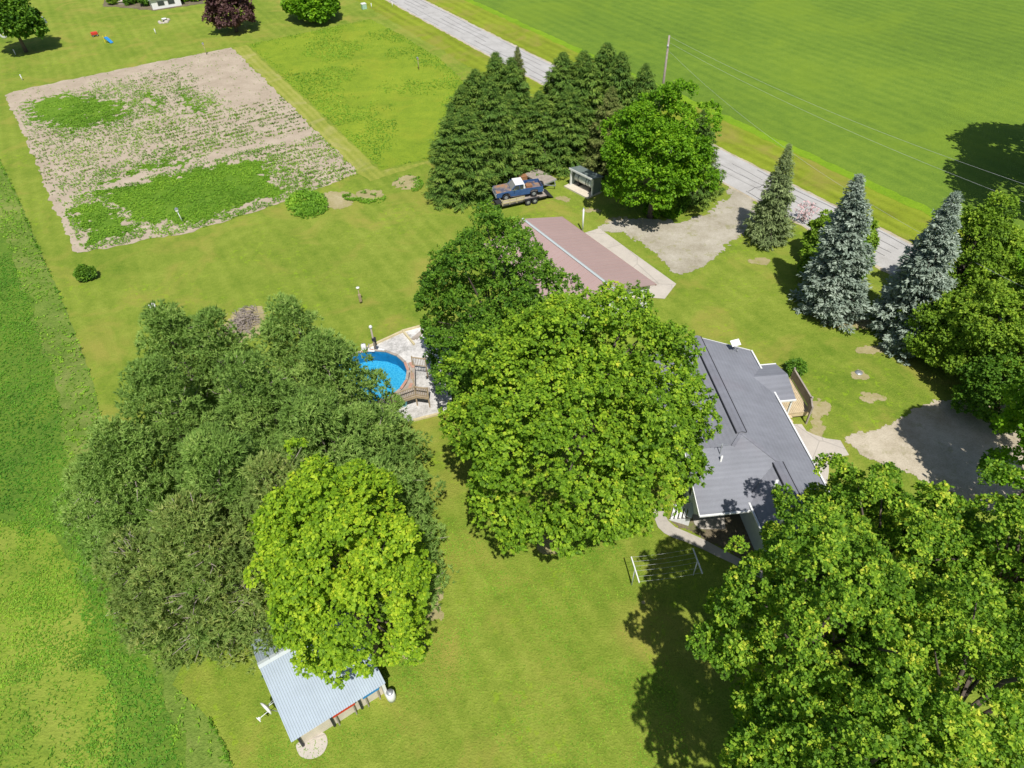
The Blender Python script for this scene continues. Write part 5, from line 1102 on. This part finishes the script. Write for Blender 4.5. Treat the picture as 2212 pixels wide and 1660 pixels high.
# ---------------- posts, markers and small things
def post_thing(name, bx, by, hgt, label, cat, kind, tilt=0.):
    X, Y = G(bx, by)[:2]; e = empty(name, (X, Y, 0), .4, label, cat); mb = MB().tube([(0, 0, 0), (tilt, 0, hgt)], [.05, .04], 6)
    mb.build('post', M['white' if kind in ('white',) else 'wood'], e)
    if kind == 'white': MB().box(-.14 + tilt, .14 + tilt, -.14, .14, hgt, hgt + .22).build('box', M['white'], e); MB().prism([(-.18 + tilt, hgt + .22), (.18 + tilt, hgt + .22), (tilt, hgt + .36)], -.18, .18).build('roof', M['metal'], e)
    if kind == 'house': MB().box(-.12 + tilt, .12 + tilt, -.12, .12, hgt, hgt + .25).build('box', M['greywood'], e); MB().prism([(-.17 + tilt, hgt + .25), (.17 + tilt, hgt + .25), (tilt, hgt + .38)], -.16, .16).build('roof', M['metal'], e)
    if kind == 'lamp': MB().lathe((0, 0, hgt), [(.05, 0), (.16, .04), (.17, .12), (.03, .2)], 12).build('lamp', M['white'], e); MB().box(-.12, .12, -.1, .1, hgt * .15, hgt * .6).build('feeder', M['wood'], e)
    return e
post_thing('birdhouse_post', 396, 482, 1.5, 'white birdhouse on a pole at the near edge of the garden', 'birdhouse', 'white', -.15)
post_thing('birdhouse_post', 447, 119, 1.6, 'grey birdhouse on a post at the far edge of the garden', 'birdhouse', 'house', -.1)
post_thing('birdhouse_post', 905, 152, 1.6, 'small birdhouse on a post in the weedy plot near the road', 'birdhouse', 'house')
post_thing('lamp_post', 780, 656, 1.7, 'short brown post with a white lamp alone on the back lawn', 'lamp post', 'lamp')
for x, y, lb in ((34, 119, 'small white marker near the far left tree'), (337, 74, 'small white marker behind the far edge of the garden'), (49, 174, 'thin white stake by the far left corner of the garden'), (803, 18, 'tiny white post beside the green utility box'), (848, 15, 'tiny white flag marker next to the road edge')):
    X, Y = G(x, y)[:2]; e_ = MB().tube([(0, 0, 0), (0, 0, .75)], .07, 6).lathe((0, 0, .75), [(.09, 0), (.09, .12), (.01, .16)], 8).build('lawn_marker', M['white']); e_.location = (X, Y, 0); tag(e_, lb, 'marker', 'white markers on the far lawns')
X, Y = G(787, 20)[:2]; e_ = empty('utility_box', (X, Y, 0), .5, 'pale green utility box on the grass left of the road', 'utility box'); MB().box(-.45, .45, -.4, .4, 0, .9).build('cabinet', M['green'], e_, .04); MB().prism([(-.48, .9), (.48, .9), (.4, 1.05), (-.4, 1.05)], -.43, .43).build('lid', M['white'], e_)
X, Y = G(357, 47)[:2]
rk = empty('rock_feature', (X, Y, 0), 0, 'pale rock feature with a white bowl on the neighbouring lawn', 'rock feature'); rs = random.Random(3)
for i in range(9):
    a = i * .7; r = 1.0 * rs.random() ** .5; s_ = rs.uniform(.25, .5); mb = MB().lathe((r * math.cos(a) * .9, r * math.sin(a) * 1.6, 0), [(s_ * .9, 0), (s_, s_ * .4), (s_ * .6, s_ * .8), (.02, s_)], 7); mb.build('stone', M['concrete'], rk)
MB().lathe((.1, -.4, .3), [(.1, 0), (.45, .3), (.5, .35), (.4, .33), (.05, .15)], 14).build('bowl', M['white'], rk)
# toys
def at_(name, x, y, label, cat, rz=0, z=0): X, Y = G(x, y, z)[:2]; return empty(name, (X, Y, 0), rz, label, cat)
e_ = at_('toy_slide', 231, 92, 'small blue slide with a yellow ladder behind the garden', 'slide', -.5)
MB().slab([(0, -.3, .9), (.3, -.3, .9), (1.4, -.3, .12), (1.4, .3, .12), (.3, .3, .9), (0, .3, .9)], .08).build('chute', M['blue'], e_, .02); MB().box(-.15, 0, -.32, -.24, 0, 1.15).box(-.15, 0, .24, .32, 0, 1.15).box(-.12, -.04, -.24, .24, .3, .38).box(-.12, -.04, -.24, .24, .62, .7).build('ladder', M['yellow'], e_)
e_ = at_('toy_wagon', 206, 79, 'small red toy wagon on the far lawn', 'toy wagon', .6)
MB().box(-.55, .55, -.32, .32, .3, .75).build('tub', M['red'], e_, .04)
for x_ in (-.35, .35):
    for y_ in (-.32, .32): wheel(e_, x_, y_, .18, .18, .08)
MB().tube([(.55, 0, .35), (1., 0, .8)], .03, 5).build('handle', M['dark'], e_)
e_ = at_('play_tower', 81, 50, 'plastic play tower in orange, light blue and yellow beside the far left tree', 'play tower', .3)
for a in (-.5, .5):
    for b_ in (-.5, .5): MB().box(a - .08, a + .08, b_ - .08, b_ + .08, 0, 1.7).build('post', M['sky'], e_)
MB().lathe((0, 0, 1.7), [(.85, 0), (.6, .25), (.02, .7)], 8).build('roof', M['orange'], e_); MB().box(-.5, .5, -.5, .5, .7, .8).build('platform', M['sky'], e_); MB().slab([(.5, -.9, .1), (.1, -.9, .1), (.1, -.5, .75), (.5, -.5, .75)], .06).build('slide', M['yellow'], e_)
e_ = at_('patio_chair', 97, 50, 'small grey tent shaped cover right of the play tower', 'cover', .3); e_.name = 'garden_cover'
MB().lathe((0, 0, 0), [(.5, 0), (.42, .5), (.02, 1.2)], 6).build('cloth', M['metal'], e_)
e_ = at_('lawn_chair', 60, 48, 'white lawn chair in the shade of the far left tree', 'chair', 2.4)
MB().box(-.3, .3, -.3, .3, .4, .45).build('seat', M['white'], e_); MB().box(-.3, .3, .26, .31, .45, 1.05).build('backrest', M['white'], e_)
for a in (-.26, .26):
    for b_ in (-.26, .26): MB().box(a - .03, a + .03, b_ - .03, b_ + .03, 0, .4).build('leg', M['white'], e_)
e_ = at_('toy_box', 71, 51, 'low red plastic toy between the white chair and the play tower', 'toy', .2); MB().box(-.4, .4, -.25, .25, .1, .45).build('body', M['red'], e_, .04); MB().box(-.35, .35, -.2, .2, .45, .52).build('seat', M['orange'], e_)
X, Y = G(16, 95)[:2]; e_ = empty('swing', (X, Y, 0), 0, 'white round swing hanging from the far left tree', 'swing')
MB().lathe((0, 0, 1.5), [(.3, -.08), (.62, -.08), (.66, 0), (.62, .08), (.3, .08), (.3, -.08)], 20, 'y').build('ring', M['white'], e_); MB().tube([(0, 0, 2.1), (0, 0, 4.4)], .03, 5).build('rope', M['white'], e_)
e_ = at_('bucket', 332, 668, 'small white bucket at the far edge of the pine grove', 'bucket'); MB().lathe((0, 0, 0), [(.01, 0), (.22, .01), (.3, .5), (.27, .5), (.2, .1)], 14).build('pail', M['white'], e_); MB().tube([(-.28, 0, .48), (0, 0, .72), (.28, 0, .48)], .015, 5).build('handle', M['metal'], e_)
e_ = MB().lathe((0, 0, 0), [(.3, 0), (.3, .06), (.1, .09), (.01, .09)], 16).build('well_cover', M['metal']); X, Y = G(1855, 806)[:2]; e_.location = (X, Y, .0); tag(e_, 'small round metal cover in the middle of the front lawn', 'well cover')
# brush pile
X, Y = G(524, 705)[:2]; bp = empty('brush_pile', (X, Y, 0), 0, 'heap of grey cut branches at the far edge of the pine grove', 'brush pile'); rs = random.Random(9); mb = MB()
for i in range(190):
    a = rs.uniform(0, 6.28); r = rs.random() ** .6; p = Vector((r * 1.2 * math.cos(a), r * 2.6 * math.sin(a) + .3, rs.uniform(.05, .7) * (1 - r * .7))); d = Vector((rs.gauss(0, 1), rs.gauss(0, 1), rs.gauss(0, .25))).normalized(); l = rs.uniform(.5, 1.6)
    mb.tube([p - d * l / 2, p + Vector((rs.gauss(0, .08), rs.gauss(0, .08), .05)), p + d * l / 2], [.035, .028, .01], 4)
mb.build('branches', M['greybark'], bp)
patch('bare_ground', [(X + 1.9 * math.cos(a), Y + 3. * math.sin(a)) for a in np.linspace(0, 6.28, 13)[:-1]], M['dirt'], .0215, cell=.12, jag=.6)
# ---------------- neighbouring house at the top edge
n0, n1 = G(331, 22), G(393, 12)
nf = Fr(n0, n1); nh = root('white_house', nf, 'white house at the top edge of the picture with a pale grey roof', 'house'); NL = nf.len
w_ = MB().box(0, NL, 0, 8, 0, 1.9).build('wall', M['white'], nh)
MB().slab([(-.4, -.4, 1.95), (NL + .4, -.4, 1.95), (NL + .4, 4, 3.6), (-.4, 4, 3.6)], .1).slab([(-.4, 4.01, 3.6), (NL + .4, 4.01, 3.6), (NL + .4, 8.4, 1.95), (-.4, 8.4, 1.95)], .1).build('roof', plain('pale_roof', (.46, .46, .47, 1), .7), nh)
for a in (1.2, NL - 2.4):
    wf = MB().box(a - .05, a + 1.25, -.05, -.003, .55, 1.35).build('window', M['greywood'], nh); MB().box(a, a + 1.2, -.08, -.052, .6, 1.3).build('pane', M['glass'], wf)
X, Y = G(266, 6)[:2]; e_ = empty('round_planter', (X, Y, 0), 0, 'round stone planter left of the white house at the top edge', 'planter')
MB().lathe((0, 0, 0), [(1.5, 0), (1.5, .5), (1.65, .55), (1.65, .62), (.1, .66)], 20).build('basin', M['concrete'], e_); MB().lathe((0, 0, .6), [(.2, 0), (.2, .4), (.5, .55), (.02, .6)], 12).build('urn', M['greywood'], e_)
patch('planting_bed', GP([(225, 14), (270, 17), (335, 24), (400, 14), (440, 8), (440, -10), (225, -10)]), M['mulch'], .02, cell=.2, jag=.4)
# flowering shrub between the spruces
X, Y = G(1745, 442, 2.)[:2]
broadleaf(X, Y, 1.0, 1.2, .05, 90, 12, 110, 4, .16, 'petal', 'pale pink flowering shrub between the two roadside spruces', name='flowering_shrub', rb=.5, cat='bush', low=-.7, tr=.06)
